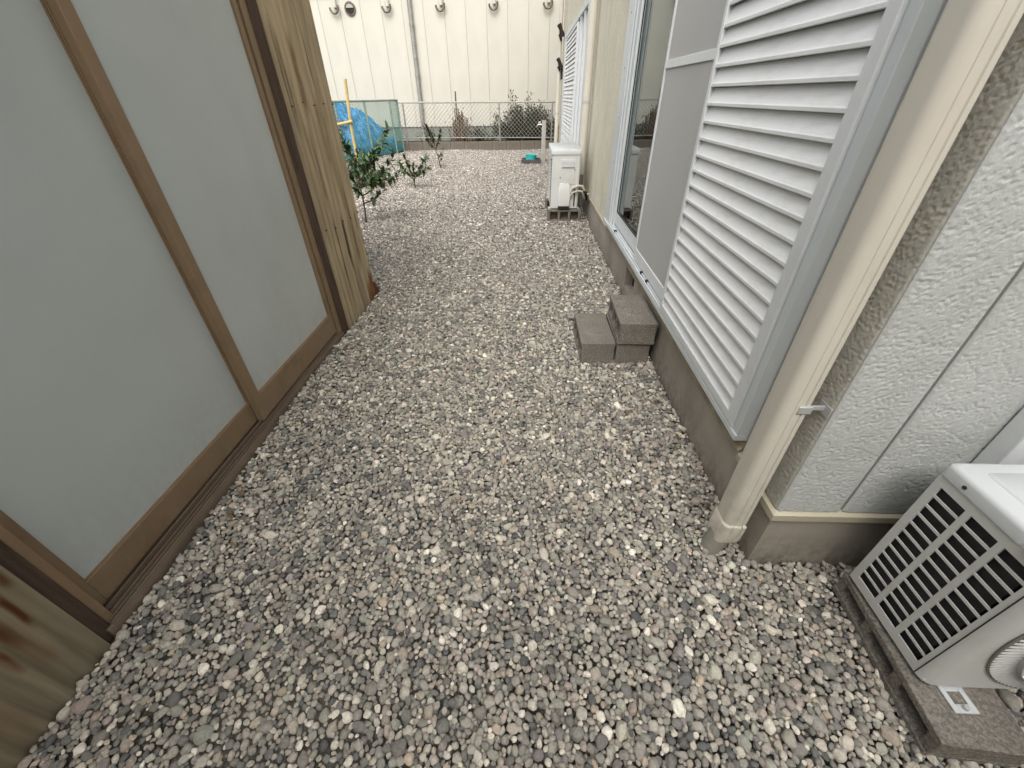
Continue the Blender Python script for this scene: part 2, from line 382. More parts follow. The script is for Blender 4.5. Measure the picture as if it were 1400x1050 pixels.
def lay(layer, x0, x1, y0, y1, zoff, near):
    for i in range(math.floor(x0), math.ceil(x1)):
        for j in range(math.floor(y0), math.ceil(y1)):
            src = layer[(i * 7 + j * 3) % len(layer)]
            q = src.copy(); t = (i * 5 + j * 11) % 4
            u, v = q[:, 0], q[:, 1]
            x = u + i; y = v + j
            keep = inside(x, y) & (x >= x0) & (x < x1) & (y >= y0) & (y < y1)
            x = x[keep]; y = y[keep]; r = q[keep, 2]
            if not len(x): continue
            n = len(x)
            x = x + nr.normal(0, 0.0012, n); y = y + nr.normal(0, 0.0012, n)
            flat = nr.uniform(0.6, 0.9, n); el = nr.uniform(1.0, 1.38, n)
            sx = r * el; sy = r * nr.uniform(0.86, 1.04, n); sz = r * flat
            z = ground_h(x, y) + zoff - sz * 0.35 + nr.uniform(-0.006, 0.004, n) * (r / 0.01)
            z = np.where(zoff < 0, z - 0.004, z)
            rx = nr.normal(0, 0.32, n); ry = nr.normal(0, 0.32, n); rz = nr.uniform(0, 6.283, n)
            c = palette[nr.choice(len(palette), n, p=pw)] * nr.normal(1.0, 0.11, n)[:, None].clip(0.6, 1.45)
            c = c * (1 + nr.normal(0, 0.010, (n, 3)))
            # stone colour blends to a warmer, more contrasted tone further down the yard
            k = np.clip((y - 2.2) / 3.5, 0, 1)[:, None]
            lum = c.mean(1, keepdims=True); far_c = (0.265 + 1.25 * (lum - 0.34)) * np.array((1.12, 1.02, 0.90)) + 0.02
            c = c * (1 - k) + k * far_c
            P_.append(np.column_stack([x, y, z, sx, sy, sz, rx, ry, rz, c, np.full(n, near)]))
lay([top, top2], -7.2, 1.8, -0.9, 13.12, 0.0, 0)
lay([low], -1.3, 1.8, -0.9, 5.0, -0.011, 0)
lay([low], -7.2, 1.8, 5.0, 9.0, -0.011, 0)
P_ = np.concatenate(P_); NP = len(P_)
me = bpy.data.meshes.new('gravel'); me.vertices.add(NP)
me.vertices.foreach_set("co", P_[:, :3].astype(np.float32).ravel())
for nm, a in (("rot", P_[:, 6:9]), ("scl", P_[:, 3:6])):
    t = me.attributes.new(nm, 'FLOAT_VECTOR', 'POINT'); t.data.foreach_set("vector", a.astype(np.float32).ravel())
t = me.attributes.new("col", 'FLOAT_COLOR', 'POINT')
t.data.foreach_set("color", np.column_stack([np.clip(P_[:, 9:12], 0.02, 0.9), np.ones(NP)]).astype(np.float32).ravel())
NV = 9
dist = np.hypot(P_[:, 0], P_[:, 1])
t = me.attributes.new("pick", 'INT', 'POINT')
t.data.foreach_set("value", (nr.integers(0, NV, NP) + np.where(dist > 3.2, NV, 0)).astype(np.int32))
gravel = bpy.data.objects.new('gravel', me); COL.objects.link(gravel)
tag(gravel, 'loose grey river gravel covering the whole yard between house and shed', 'gravel', kind='stuff')
nt = bpy.data.node_groups.new("scatter_pebbles", 'GeometryNodeTree')
nt.interface.new_socket("Geometry", in_out='INPUT', socket_type='NodeSocketGeometry')
nt.interface.new_socket("Geometry", in_out='OUTPUT', socket_type='NodeSocketGeometry')
N = nt.nodes; L = nt.links
gi = N.new("NodeGroupInput"); go = N.new("NodeGroupOutput")
m2p = N.new("GeometryNodeMeshToPoints"); L.new(gi.outputs[0], m2p.inputs["Mesh"])
iop = N.new("GeometryNodeInstanceOnPoints"); L.new(m2p.outputs[0], iop.inputs["Points"])
join = N.new("GeometryNodeJoinGeometry")
prev = []
for lod, sub in ((0, 4), (1, 2)):
    for k in range(NV):
        ico = N.new("GeometryNodeMeshIcoSphere"); ico.inputs["Subdivisions"].default_value = sub; ico.inputs["Radius"].default_value = 1.0
        sp = N.new("GeometryNodeSetPosition"); pos = N.new("GeometryNodeInputPosition")
        ofs = N.new("ShaderNodeVectorMath"); ofs.operation = 'ADD'; ofs.inputs[1].default_value = (k * 7.3, k * 3.1, k * 5.7)
        L.new(pos.outputs[0], ofs.inputs[0])
        nz = N.new("ShaderNodeTexNoise"); nz.inputs["Scale"].default_value = 0.85; nz.inputs["Detail"].default_value = 1.6; nz.inputs["Roughness"].default_value = 0.42
        L.new(ofs.outputs[0], nz.inputs["Vector"])
        sub_ = N.new("ShaderNodeVectorMath"); sub_.operation = 'SUBTRACT'; sub_.inputs[1].default_value = (0.5, 0.5, 0.5)
        L.new(nz.outputs["Color"], sub_.inputs[0])
        sc = N.new("ShaderNodeVectorMath"); sc.operation = 'SCALE'; sc.inputs["Scale"].default_value = 0.78
        L.new(sub_.outputs[0], sc.inputs[0]); L.new(sc.outputs[0], sp.inputs["Offset"])
        L.new(ico.outputs["Mesh"], sp.inputs["Geometry"])
        ss = N.new("GeometryNodeSetShadeSmooth"); L.new(sp.outputs[0], ss.inputs[0])
        sm = N.new("GeometryNodeSetMaterial"); sm.inputs["Material"].default_value = M['pebble']; L.new(ss.outputs[0], sm.inputs[0])
        gti = N.new("GeometryNodeGeometryToInstance"); L.new(sm.outputs[0], gti.inputs[0])
        prev.append(gti)
for p in reversed(prev): L.new(p.outputs[0], join.inputs[0])
L.new(join.outputs[0], iop.inputs["Instance"])
iop.inputs["Pick Instance"].default_value = True
def named(nm, ty):
    a = N.new("GeometryNodeInputNamedAttribute"); a.data_type = ty; a.inputs["Name"].default_value = nm; return a.outputs["Attribute"]
L.new(named("pick", 'INT'), iop.inputs["Instance Index"])
e2r = N.new("FunctionNodeEulerToRotation"); L.new(named("rot", 'FLOAT_VECTOR'), e2r.inputs[0]); L.new(e2r.outputs[0], iop.inputs["Rotation"])
L.new(named("scl", 'FLOAT_VECTOR'), iop.inputs["Scale"])
L.new(iop.outputs[0], go.inputs[0])
gm = gravel.modifiers.new("pebbles", 'NODES'); gm.node_group = nt
me.materials.append(M['pebble'])

# ---------------------------------------------------------------- house on the right
FX = 0.73; FY = 0.755; HY1 = 11.55; HX1 = 5.0; HZ = 5.2  # wall height out of view is raised to shade the passage
house = thing('house', (FX, FY, 0), 'cream stucco house with louvred shutter and white windows along the gravel', 'house')
VENT = (2.66, 2.93, 0.075, 0.215)
f = MB()
f.box(FX, FX + 0.12, FY, VENT[0], -0.1, 0.262); f.box(FX, FX + 0.12, VENT[1], HY1, -0.1, 0.262)
f.box(FX, FX + 0.12, VENT[0], VENT[1], -0.1, VENT[2]); f.box(FX, FX + 0.12, VENT[0], VENT[1], VENT[3], 0.262)
f.box(FX + 0.12, HX1, FY, FY + 0.12, -0.1, 0.262)
f.build('foundation', 'foundation', house)
B(FX + 0.06, FX + 0.065, VENT[0], VENT[1], VENT[2], VENT[3]).build('vent_opening', 'darkhole', house)
# flashing strip: an L in plan, sloping top
fl = MB()
PRO = [(0.0, 0.238), (0.0, 0.262), (0.018, 0.274), (0.03, 0.274), (0.03, 0.238)]
a = [(FX - 0.018 + p, z) for p, z in PRO]
def flash_run(pts_fn, o):
    pass
vs = []
W0 = [(FX - 0.018 + p, FY - 0.018 + p, z) for p, z in PRO]
n = len(W0)
ring0 = [(x, 0.985, z) for x, y, z in W0]; ring1 = W0; ring2 = [(HX1, y, z) for x, y, z in W0]
fl.add(ring0 + ring1 + ring2, [(i, (i + 1) % n, n + (i + 1) % n, n + i) for i in range(n)] + [(n + i, n + (i + 1) % n, 2 * n + (i + 1) % n, 2 * n + i) for i in range(n)] + [tuple(range(n))])
fl.build('flashing', 'flash', house)
fl = MB().prism([(FX - 0.015, 0.238), (FX - 0.015, 0.262), (FX, 0.274), (FX + 0.012, 0.274), (FX + 0.012, 0.238)], 'y', 3.86, 6.3)
fl.build('flashing', 'flash', house)

def stucco_h(a, b, seed):
    p = Vector((a * 150, b * 150, seed)); q = Vector((a * 240, b * 240, seed + 9))
    w_ = mn.noise(Vector((a * 30, b * 30, seed + 4)))
    v = mn.noise(p) + 0.6 * mn.noise(q) + 0.5 * w_
    t = min(1, max(0, (v + 0.50) / 0.50)); t = t * t * (3 - 2 * t)
    return 0.0020 * t + 0.0006 * mn.noise(q * 2)
def stucco_panel(axis, plane, a0, a1, z0, z1, step, seed, thick=0.02):
    """panel whose face looks to -x (axis x, plane = x) or -y (axis y)"""
    mb = MB(); na = max(2, int((a1 - a0) / step)); nz_ = max(2, int((z1 - z0) / step))
    vs = []
    for j in range(nz_ + 1):
        z = z0 + (z1 - z0) * j / nz_
        for i in range(na + 1):
            a = a0 + (a1 - a0) * i / na
            ed = min(a - a0, a1 - a); e = min(1, ed / 0.009); e = e * (2 - e)
            h = stucco_h(a, z, seed) * e - 0.0035 * (1 - e)
            vs.append((plane - h, a, z) if axis == 'x' else (a, plane - h, z))
    fs = []
    for j in range(nz_):
        for i in range(na):
            q = (j * (na + 1) + i, j * (na + 1) + i + 1, (j + 1) * (na + 1) + i + 1, (j + 1) * (na + 1) + i)
            fs.append(q if axis == 'y' else q[::-1])
    mb.add(vs, fs)
    # edge returns and back
    if axis == 'x': mb.box(plane + 0.004, plane + thick, a0, a1, z0 + 0.0005, z1)
    else: mb.box(a0, a1, plane + 0.004, plane + thick, z0 + 0.0005, z1)
    return mb
SX = FX - 0.008; SY = FY - 0.008
stucco_panel('x', SX, SY + 0.0045, 0.983, 0.275, 1.9, 0.003, 1.0).build('siding_panel', 'stucco_shade', house, ang=80)
B(SX + 0.0005, SX + 0.02, FY - 0.008, 0.983, 1.9, HZ).build('siding_panel', 'stucco_far', house)
for k, (a0, a1) in enumerate([(SX + 0.0005, 0.897), (0.905, 1.352)]):
    stucco_panel('y', SY, a0, a1, 0.275, 1.75, 0.003, 21.0 + 5 * k).build('siding_panel', 'stucco', house, ang=80)
B(0.744, 1.352, SY + 0.0005, SY + 0.02, 1.75, HZ).build('siding_panel', 'stucco_far', house)
for k in range(8):
    a0 = 1.36 + 0.455 * k
    B(a0, a0 + 0.448, SY, SY + 0.02, 0.275, HZ).build('siding_panel', 'stucco_far', house)
B(0.745, HX1, FY + 0.012, FY + 0.03, 0.262, HZ).build('sheathing', 'seal', house)
sh = MB()
WY0, WY1, WZ0, WZ1 = 0.985, 3.86, 0.335, 2.12
V0, V1 = 6.42, 10.55
sh.box(FX + 0.012, FX + 0.03, 3.86, V0, 0.262, HZ); sh.box(FX + 0.012, FX + 0.03, V1, HY1, 0.262, HZ)
sh.box(FX + 0.012, FX + 0.03, 0.79, 3.86, 2.2, HZ); sh.box(FX + 0.012, FX + 0.03, V0, V1, 2.2, HZ)
sh.build('sheathing', 'seal', house)
for a0, a1 in [(3.865, 4.325), (4.333, 4.785), (4.793, 5.245), (5.253, 5.70), (5.708, 6.155), (6.163, 6.40), (10.56, 11.0), (11.008, HY1)]:
    B(SX, SX + 0.02, a0, a1, 0.275 if a0 < 6.3 else 0.262, HZ).build('siding_panel', 'stucco_far', house, bevel=0.003)
for a0, a1 in [(0.99, 3.86), (6.405, 10.555)]:
    B(SX, SX + 0.02, a0, a1, 2.2, HZ).build('siding_panel', 'stucco_far', house)
# mortar ledge under the long window
MB().prism([(FX - 0.016, 0.252), (FX - 0.018, 0.272), (FX - 0.006, 0.282), (FX - 0.004, 0.333), (FX + 0.05, 0.336), (FX + 0.05, 0.252)], 'y', 0.988, 3.86).build('window_ledge', 'ledge', house, bevel=0.002)
MB().prism([(FX - 0.016, 0.252), (FX - 0.018, 0.272), (FX - 0.006, 0.282), (FX - 0.004, 0.333), (FX + 0.05, 0.336), (FX + 0.05, 0.252)], 'y', 6.41, 10.55).build('window_ledge', 'ledge', house, bevel=0.002)

# ---- long sliding window: frame, screen, panes
win = MB()
win.box(0.688, 0.83, WY0, WY0 + 0.036, 0.34, 2.2)                    # near jamb
win.box(0.692, 0.83, 3.62, 3.86, 0.34, 2.2)                          # far jamb, wide face
win.box(0.688, 0.83, WY0 + 0.036, 3.62, 2.13, 2.2)                   # head
win.box(0.682, 0.83, WY0, 3.86, 0.318, 0.34)                         # sill
window = win.build('window', 'jamb', house, bevel=0.002)
for x0, x1, z in [(0.683, 0.689, 0.352), (0.699, 0.704, 0.354), (0.722, 0.728, 0.354), (0.748, 0.754, 0.356), (0.776, 0.782, 0.358)]:
    B(x0, x1, WY0 + 0.036, 3.618, 0.3405, z).build('sill_rail', 'white', window)
for x0, x1, y0 in [(0.686, 0.6925, 3.605), (0.700, 0.71, 3.597), (0.725, 0.735, 3.597), (0.75, 0.76, 3.597)]:
    B(x0, x1, y0, 3.6195, 0.3405, 2.13).build('jamb_rail', 'white', window)
for z in [0.52, 0.80, 1.10, 1.40, 1.70]:
    MB().lathe((0, 0, 0), [(0.004, 0), (0.004, 0.002)], 8, 'y')
    s_ = MB().tube([(0.6925, 3.745, z), (0.6905, 3.745, z)], 0.005, 8); s_.build('screw', 'rubber', window)
for y, z in [(3.35, 0.347), (2.42, 0.347), (2.28, 0.347)]:
    B(0.690, 0.712, y, y + 0.018, 0.3407, 0.362).build('rail_clip', 'rubber', window, bevel=0.002)
# insect screen, standing in the second track
SY0, SY1 = 1.90, 2.705
sc_ = MB()
sc_.box(0.706, 0.722, SY1 - 0.022, SY1, 0.357, 2.10); sc_.box(0.706, 0.722, SY0, SY0 + 0.03, 0.357, 2.10)
sc_.box(0.706, 0.722, SY0 + 0.03, SY1 - 0.022, 0.357, 0.425); sc_.box(0.706, 0.722, SY0 + 0.03, SY1 - 0.022, 2.06, 2.10)
sc_.box(0.7065, 0.7215, SY0 + 0.03, SY1 - 0.022, 1.352, 1.386)
screen = sc_.build('insect_screen', 'white', house, bevel=0.0015)
for z0, z1 in ((0.425, 1.352), (1.386, 2.06)):
    B(0.7125, 0.7135, SY0 + 0.03, SY1 - 0.022, z0, z1).build('mesh', 'screen', screen)
# glazed sashes
def sash(y0, y1, x0, par):
    m_ = MB()
    m_.box(x0, x0 + 0.024, y0, y0 + 0.045, 0.36, 2.11); m_.box(x0, x0 + 0.024, y1 - 0.045, y1, 0.36, 2.11)
    m_.box(x0, x0 + 0.024, y0 + 0.045, y1 - 0.045, 0.36, 0.455); m_.box(x0, x0 + 0.024, y0 + 0.045, y1 - 0.045, 2.06, 2.11)
    s_ = m_.build('sash', 'white', par, bevel=0.0015)
    gk = MB()
    gk.box(x0 - 0.001, x0 + 0.006, y0 + 0.045, y0 + 0.051, 0.455, 2.06); gk.box(x0 - 0.001, x0 + 0.006, y1 - 0.051, y1 - 0.045, 0.455, 2.06)
    gk.box(x0 - 0.001, x0 + 0.006, y0 + 0.051, y1 - 0.051, 0.455, 0.461); gk.box(x0 - 0.001, x0 + 0.006, y0 + 0.051, y1 - 0.051, 2.054, 2.06)
    gk.build('gasket', 'rubber', s_)
    B(x0 + 0.010, x0 + 0.014, y0 + 0.051, y1 - 0.051, 0.461, 2.054).build('pane', 'glass', s_)
sash(2.62, 3.595, 0.732, house)
sash(1.70, 2.66, 0.762, house)
# room seen dimly through the glass
rm = MB()
rm.box(2.6, 2.64, 0.95, 4.2, 0.3, 2.4); rm.box(0.84, 2.6, 0.95, 4.2, 0.28, 0.32); rm.box(0.84, 2.6, 0.95, 4.2, 2.4, 2.44)
rm.box(0.84, 2.6, 0.95, 0.98, 0.32, 2.4); rm.box(0.84, 2.6, 4.17, 4.2, 0.32, 2.4)
rm.box(0.82, 0.835, 0.95, 1.70, 0.32, 2.4)
rm.build('room', 'room', house)
cu = MB(); npl = 60; vs = []; fs = []
for i in range(npl + 1):
    y = 3.62 - 0.62 * i / npl; x = 0.86 + 0.018 * math.sin(i * 1.05) + 0.006 * math.sin(i * 2.7)
    vs += [(x, y, 0.36), (x, y, 2.15)]
for i in range(npl): fs.append((2 * i, 2 * i + 1, 2 * i + 3, 2 * i + 2))
cu.add(vs, fs).build('curtain', 'curtain', house)

# ---- louvred shutters
def louvre(y0, y1, x, z0, z1, first, pitch, stl, par):
    fr = MB()
    fr.box(x - 0.004, x + 0.04, y0, y0 + stl, z0, z1); fr.box(x - 0.004, x + 0.04, y1 - stl * 0.55, y1, z0, z1)
    fr.box(x - 0.003, x + 0.039, y0 + stl, y1 - stl * 0.55, z0, z0 + 0.03); fr.box(x - 0.003, x + 0.039, y0 + stl, y1 - stl * 0.55, z1 - 0.03, z1)
    sh_ = fr.build('louvred_shutter', 'white', par, bevel=0.002)
    B(x + 0.0365, x + 0.0385, y0 + stl, y1 - stl * 0.55, z0 + 0.03, z1 - 0.03).build('backing', 'white', sh_)
    base = None
    zk = first
    while zk - pitch > z0 + 0.012: zk -= pitch
    while zk < z1 - 0.05:
        if base is None:
            pr = [(0.0145, pitch * 0.97), (0.005, 0.0135), (0.0, 0.009), (0.0, 0.0), (0.005, -0.001), (0.0065, 0.006), (0.0165, pitch * 0.93)]
            mb = MB().prism([(x + a, zk + b) for a, b in pr], 'y', y0 + stl + 0.0005, y1 - stl * 0.55 - 0.0005)
            base = mb.build('slat', 'slat', sh_, bevel=0.0008); zb = zk
        else:
            o = base.copy(); COL.objects.link(o); o.parent = sh_; o.location = (rnd.uniform(-0.0005, 0.0005), 0, zk - zb + rnd.uniform(-0.0009, 0.0009)); o.rotation_euler.x = rnd.uniform(-0.0012, 0.0012); ORG[o.name] = ORG[base.name]
        zk += pitch
    return sh_
louvre(1.024, 1.925, 0.682, 0.352, 2.10, 1.209, 0.0563, 0.042, house)
# far window of the house
win = MB()
win.box(0.69, 0.83, 6.42, 6.55, 0.34, 2.2); win.box(0.69, 0.83, 10.3, 10.55, 0.34, 2.2)
win.box(0.69, 0.83, 6.55, 10.3, 2.13, 2.2); win.box(0.682, 0.83, 6.42, 10.55, 0.318, 0.34)
fw = win.build('window', 'jamb', house, bevel=0.002)
B(0.735, 0.745, 6.55, 7.9, 0.42, 2.13).build('pane', 'frost', fw)
for y0, y1 in ((6.55, 6.62), (6.95, 7.05), (7.45, 7.58)):
    B(0.70, 0.735, y0, y1, 0.341, 2.13).build('sash_stile', 'white', fw)
B(0.715, 0.735, 6.55, 7.9, 0.341, 0.42).build('sash_rail', 'white', fw)
louvre(7.75, 9.95, 0.684, 0.352, 2.10, 1.209, 0.0563, 0.05, house)
B(0.83, 0.85, 6.42, 10.55, 0.3, 2.2).build('room', 'room', house)
# small side window on the wall that faces the path's near end, white frame
sw = MB()
sw.box(1.118, 1.165, 0.700, SY - 0.004, 0.40, 1.60); sw.box(1.9, 1.947, 0.700, SY - 0.004, 0.40, 1.60)
sw.box(1.165, 1.9, 0.700, SY - 0.004, 0.40, 0.45); sw.box(1.165, 1.9, 0.700, SY - 0.004, 1.55, 1.60)
swf = sw.build('side_window', 'white', house, bevel=0.004)
B(1.165, 1.9, 0.727, 0.735, 0.45, 1.55).build('pane', 'frost', swf)
B(1.165, 1.2, 0.712, 0.7265, 0.45, 1.55).build('sash_stile', 'white', swf, bevel=0.002)
# remaining walls and eaves
bk = MB(); bk.box(FX + 0.02, HX1, HY1 - 0.12, HY1, -0.1, HZ); bk.build('end_wall', 'stucco_far', house)
B(FX - 0.28, HX1, FY - 0.30, HY1 + 0.4, HZ, HZ + 0.12).build('eaves', 'flash', house)

# ---- downpipe by the near corner
def rrect(x0, x1, y0, y1, r, n=5):
    P = []
    for cx, cy, a0 in ((x1 - r, y1 - r, 0), (x0 + r, y1 - r, 90), (x0 + r, y0 + r, 180), (x1 - r, y0 + r, 270)):
        for k in range(n + 1):
            a = R(a0 + 90 * k / n); P.append((cx + r * math.cos(a), cy + r * math.sin(a)))
    return P
def loft(rings):
    n = len(rings[0]); vs = [p for r_ in rings for p in r_]; fs = []
    for i in range(len(rings) - 1):
        for k in range(n): fs.append((i * n + k, i * n + (k + 1) % n, (i + 1) * n + (k + 1) % n, (i + 1) * n + k))
    fs.append(tuple(range(n - 1, -1, -1))); fs.append(tuple((len(rings) - 1) * n + k for k in range(n)))
    return MB().add(vs, fs)
PX0, PX1, PY0, PY1 = 0.622, 0.686, 0.775, 0.850
def pprof(d=0.0):
    """rounded front corner towards the yard, two shallow ribs on the face that looks to the camera"""
    x0, x1, y0, y1 = PX0 - d, PX1 + d, PY0 - d, PY1 + d
    P = []
    def arc(cx, cy, r, a0, a1, n):
        for k in range(n + 1):
            a = R(a0 + (a1 - a0) * k / n); P.append((cx + r * math.cos(a), cy + r * math.sin(a)))
    arc(x1 - 0.006, y1 - 0.006, 0.006, 0, 90, 3); arc(x0 + 0.014, y1 - 0.014, 0.014, 90, 180, 5)
    arc(x0 + 0.020, y0 + 0.020, 0.020, 180, 262, 7)
    P.extend([(x0 + 0.027, y0 - 0.0006), (x0 + 0.0285, y0 + 0.0022), (x0 + 0.030, y0 - 0.0004), (x1 - 0.019, y0 - 0.0004), (x1 - 0.0175, y0 + 0.0035), (x1 - 0.0145, y0 + 0.0035), (x1 - 0.013, y0)])
    arc(x1 - 0.006, y0 + 0.006, 0.006, 270, 360, 3)
    return P
pp = pprof()
dp = loft([[(x, y, z) for x, y in pp] for z in (0.128, 0.6, 1.2, 3.0)])
pipe = dp.build('downpipe', 'pipe', house, ang=30)
# rectangular-to-round shoe
pq = pprof(0.004); n = len(pq); cxp, cyp = (PX0 + PX1) / 2, (PY0 + PY1) / 2
def circ(cx, cy, cz, r, tilt=0.0):
    out = []
    for x, y in pq:
        a = math.atan2(y - cyp, x - cxp)
        out.append((cx + r * math.cos(a), cy + r * math.sin(a), cz + tilt * r * math.cos(a)))
    return out
loft([[(x, y, 0.066) for x, y in [(cxp - 0.006 + (p[0] - cxp) * 0.9, cyp + (p[1] - cyp) * 0.9) for p in pq]], [(x - 0.002, y, 0.083) for x, y in pq], [(x, y, 0.15) for x, y in pq],
      [(x, y, 0.156) for x, y in pprof(0.0005)]]).build('shoe', 'pipe', pipe, ang=30)
MB().tube([(cxp - 0.008, cyp - 0.002, 0.078), (cxp - 0.016, cyp - 0.006, 0.045), (cxp - 0.026, cyp - 0.010, 0.01), (cxp - 0.036, cyp - 0.013, -0.03)], 0.034, 20).build('outlet', 'greypipe', pipe)
# stand-off clip
ck = MB()
ck.box(PX1 - 0.028, PX1 + 0.004, PY0 - 0.004, PY0 + 0.012, 0.612, 0.632)
ck.box(PX1, PX1 + 0.034, PY0 - 0.001, PY0 + 0.002, 0.622, 0.636)
ck.box(PX1 + 0.031, PX1 + 0.0335, PY0 - 0.022, PY0 + 0.02, 0.612, 0.642)
ck.build('clip', 'steel', pipe, bevel=0.001)
# far round downpipes
def round_pipe(x, y, r, z0, z1, clips):
    p_ = MB().tube([(x, y, z0), (x, y, z1)], r, 18).build('downpipe', 'pipe', house)
    for z in clips:
        c_ = MB().tube([(x, y, z - 0.012), (x, y, z + 0.012)], r + 0.003, 18); c_.box(x, FX - 0.005, y - 0.006, y + 0.006, z - 0.006, z + 0.006); c_.build('clip', 'steel', p_)
    return p_
p5 = round_pipe(0.648, 5.62, 0.043, 0.44, 3.0, (1.18, 2.2))
MB().tube([(0.648, 5.62, 0.44), (0.648, 5.62, -0.05)], 0.036, 16).build('outlet', 'greypipe', p5)
p11 = round_pipe(0.64, 11.2, 0.043, -0.05, 3.0, (0.9, 1.75))
for zc, s in ((2.33, 1.0), (1.80, 0.8)):
    bb = MB(); bb.tube([(0.60, 11.13, zc + 0.10 * s), (0.64, 11.11, zc + 0.02), (0.68, 11.12, zc - 0.10 * s)], [0.05 * s, 0.035, 0.07 * s], 8)
    bb.tube([(0.62, 11.13, zc - 0.05), (0.66, 11.13, zc - 0.16 * s)], [0.035, 0.02], 6)
    bb.build('wall_bracket', 'darkhole', p11)
MB().tube([(0.70, 11.14, 1.72), (0.70, 11.14, 1.52)], 0.022, 6).build('wall_bracket', 'darkhole', p11)

# ---------------------------------------------------------------- shed on the left
shed = thing('shed', (-1.19, 1.4, 0), 'tan corrugated metal shed with brown framed frosted glass sliding doors', 'shed')
def sheet(y0, y1, z0, z1, x, stains, base, seed, pitch=0.0635, amp=0.0078, ztilt=0.0, dz=0.012):
    per = 18; ny = int((y1 - y0) / pitch * per); nz_ = int((z1 - z0) / dz)
    vs = []; cols = []
    for j in range(nz_ + 1):
        z = z0 + (z1 - z0) * j / nz_
        for i in range(ny + 1):
            y = y0 + (y1 - y0) * i / ny
            ph = 2 * math.pi * (y - y0) / pitch
            xx = x + amp * math.cos(ph) + 0.0025 * mn.noise(Vector((y * 3, z * 2, seed)))
            zz = z + (0.012 * mn.noise(Vector((y * 14, seed, 3))) if j == 0 else 0)
            vs.append((xx, y, zz))
            n1 = mn.noise(Vector((y * 9, z * 0.9, seed))); n2 = mn.noise(Vector((y * 30, z * 1.6, seed + 5))); n3 = mn.noise(Vector((y * 5, z * 4, seed + 9)))
            c = np.array(base) * (1 + 0.16 * n1 + 0.12 * n2 + 0.08 * n3)
            low_ = max(0, 1 - z / 0.45); c = c * (1 - 0.25 * low_) + 0.25 * low_ * np.array((0.23, 0.215, 0.165))
            for (sy, sz0, sz1, sw_, col, k) in stains:
                t = (z - sz0) / (sz1 - sz0)
                if -0.15 < t < 1.1:
                    yy = sy + 0.004 * mn.noise(Vector((z * 9, seed, sy * 50)))
                    d = abs(y - yy) / sw_
                    e = max(0, 1 - d * d) * max(0, min(1, (t + 0.15) * 3)) * max(0, min(1, (1.1 - t) * 3.0)) * (0.75 + 0.5 * mn.noise(Vector((y * 60, z * 18, seed))))
                    e = min(1, e * 1.5) * k
                    c = c * (1 - e) + e * np.array(col)
            cols.append((*np.clip(c, 0.01, 0.9), 1))
    fs = [(j * (ny + 1) + i, j * (ny + 1) + i + 1, (j + 1) * (ny + 1) + i + 1, (j + 1) * (ny + 1) + i) for j in range(nz_) for i in range(ny)]
    mb = MB().add(vs, fs)
    o = mb.build('corrugated_sheet', 'sheet', shed, ang=80)
    t = o.data.attributes.new("stain", 'FLOAT_COLOR', 'POINT'); t.data.foreach_set("color", np.array(cols, np.float32).ravel())
    return o
dk = (0.055, 0.042, 0.03); ru = (0.12, 0.035, 0.012); br = (0.20, 0.115, 0.05)
rs = random.Random(4)
sheet(2.335, 2.945, -0.03, 2.15, -1.195, [(rs.uniform(2.36, 2.93), z_, z_ + rs.uniform(0.15, 0.5), rs.uniform(0.005, 0.012), rs.choice([(0.10, 0.065, 0.035), (0.16, 0.095, 0.045), (0.22, 0.15, 0.08)]), rs.uniform(0.4, 0.85)) for z_ in [rs.uniform(0.0, 1.4) for _ in range(22)]] + [(2.53, 0.31, 0.66, 0.010, dk, 0.95), (2.645, 0.34, 0.64, 0.010, dk, 0.95), (2.81, 0.28, 0.58, 0.010, dk, 0.9),
      (2.615, 0.76, 1.08, 0.010, dk, 0.9), (2.57, 1.2, 1.5, 0.016, br, 0.7), (2.70, 0.9, 1.25, 0.02, br, 0.5), (2.46, 0.5, 1.4, 0.03, (0.33, 0.27, 0.15), 0.4),
      (2.90, -0.03, 0.20, 0.045, (0.24, 0.09, 0.03), 1.0), (2.84, -0.03, 0.13, 0.03, (0.20, 0.09, 0.035), 0.9), (2.70, -0.03, 0.35, 0.03, (0.27, 0.22, 0.15), 0.6), (2.42, -0.03, 0.9, 0.025, (0.27, 0.22, 0.14), 0.5), (2.76, 0.6, 1.5, 0.02, (0.27, 0.21, 0.13), 0.5), (2.88, 0.5, 0.62, 0.012, dk, 0.7), (2.77, 0.3, 0.9, 0.02, br, 0.35),
      (2.925, 1.18, 1.26, 0.010, dk, 0.9), (2.50, 0.1, 0.4, 0.012, br, 0.5)], (0.455, 0.365, 0.235), 2.0)
sheet(-0.62, 0.452, -0.03, 2.15, -1.186, [(0.405, 0.235, 0.36, 0.011, ru, 1.0), (0.368, 0.21, 0.42, 0.014, (0.08, 0.015, 0.01), 1.0), (0.33, 0.17, 0.30, 0.012, ru, 0.9), (0.40, 0.35, 0.55, 0.02, ru, 0.9),
      (0.437, 0.345, 0.42, 0.010, ru, 0.8), (0.37, 0.10, 0.3, 0.02, br, 0.5), (0.25, 0.0, 0.4, 0.03, br, 0.35), (0.1, 0.2, 0.6, 0.02, ru, 0.6)], (0.29, 0.24, 0.16), 8.0)
B(-1.225, -1.188, 2.262, 2.345, -0.03, 2.15).build('post', 'wood_dark', shed, bevel=0.003)
B(-1.235, -1.196, 0.455, 0.492, -0.03, 2.15).build('post', 'wood_dark', shed, bevel=0.003)
B(-1.235, -1.192, 0.462, 2.335, 1.93, 2.15).build('lintel', 'wood_dark', shed, bevel=0.003)
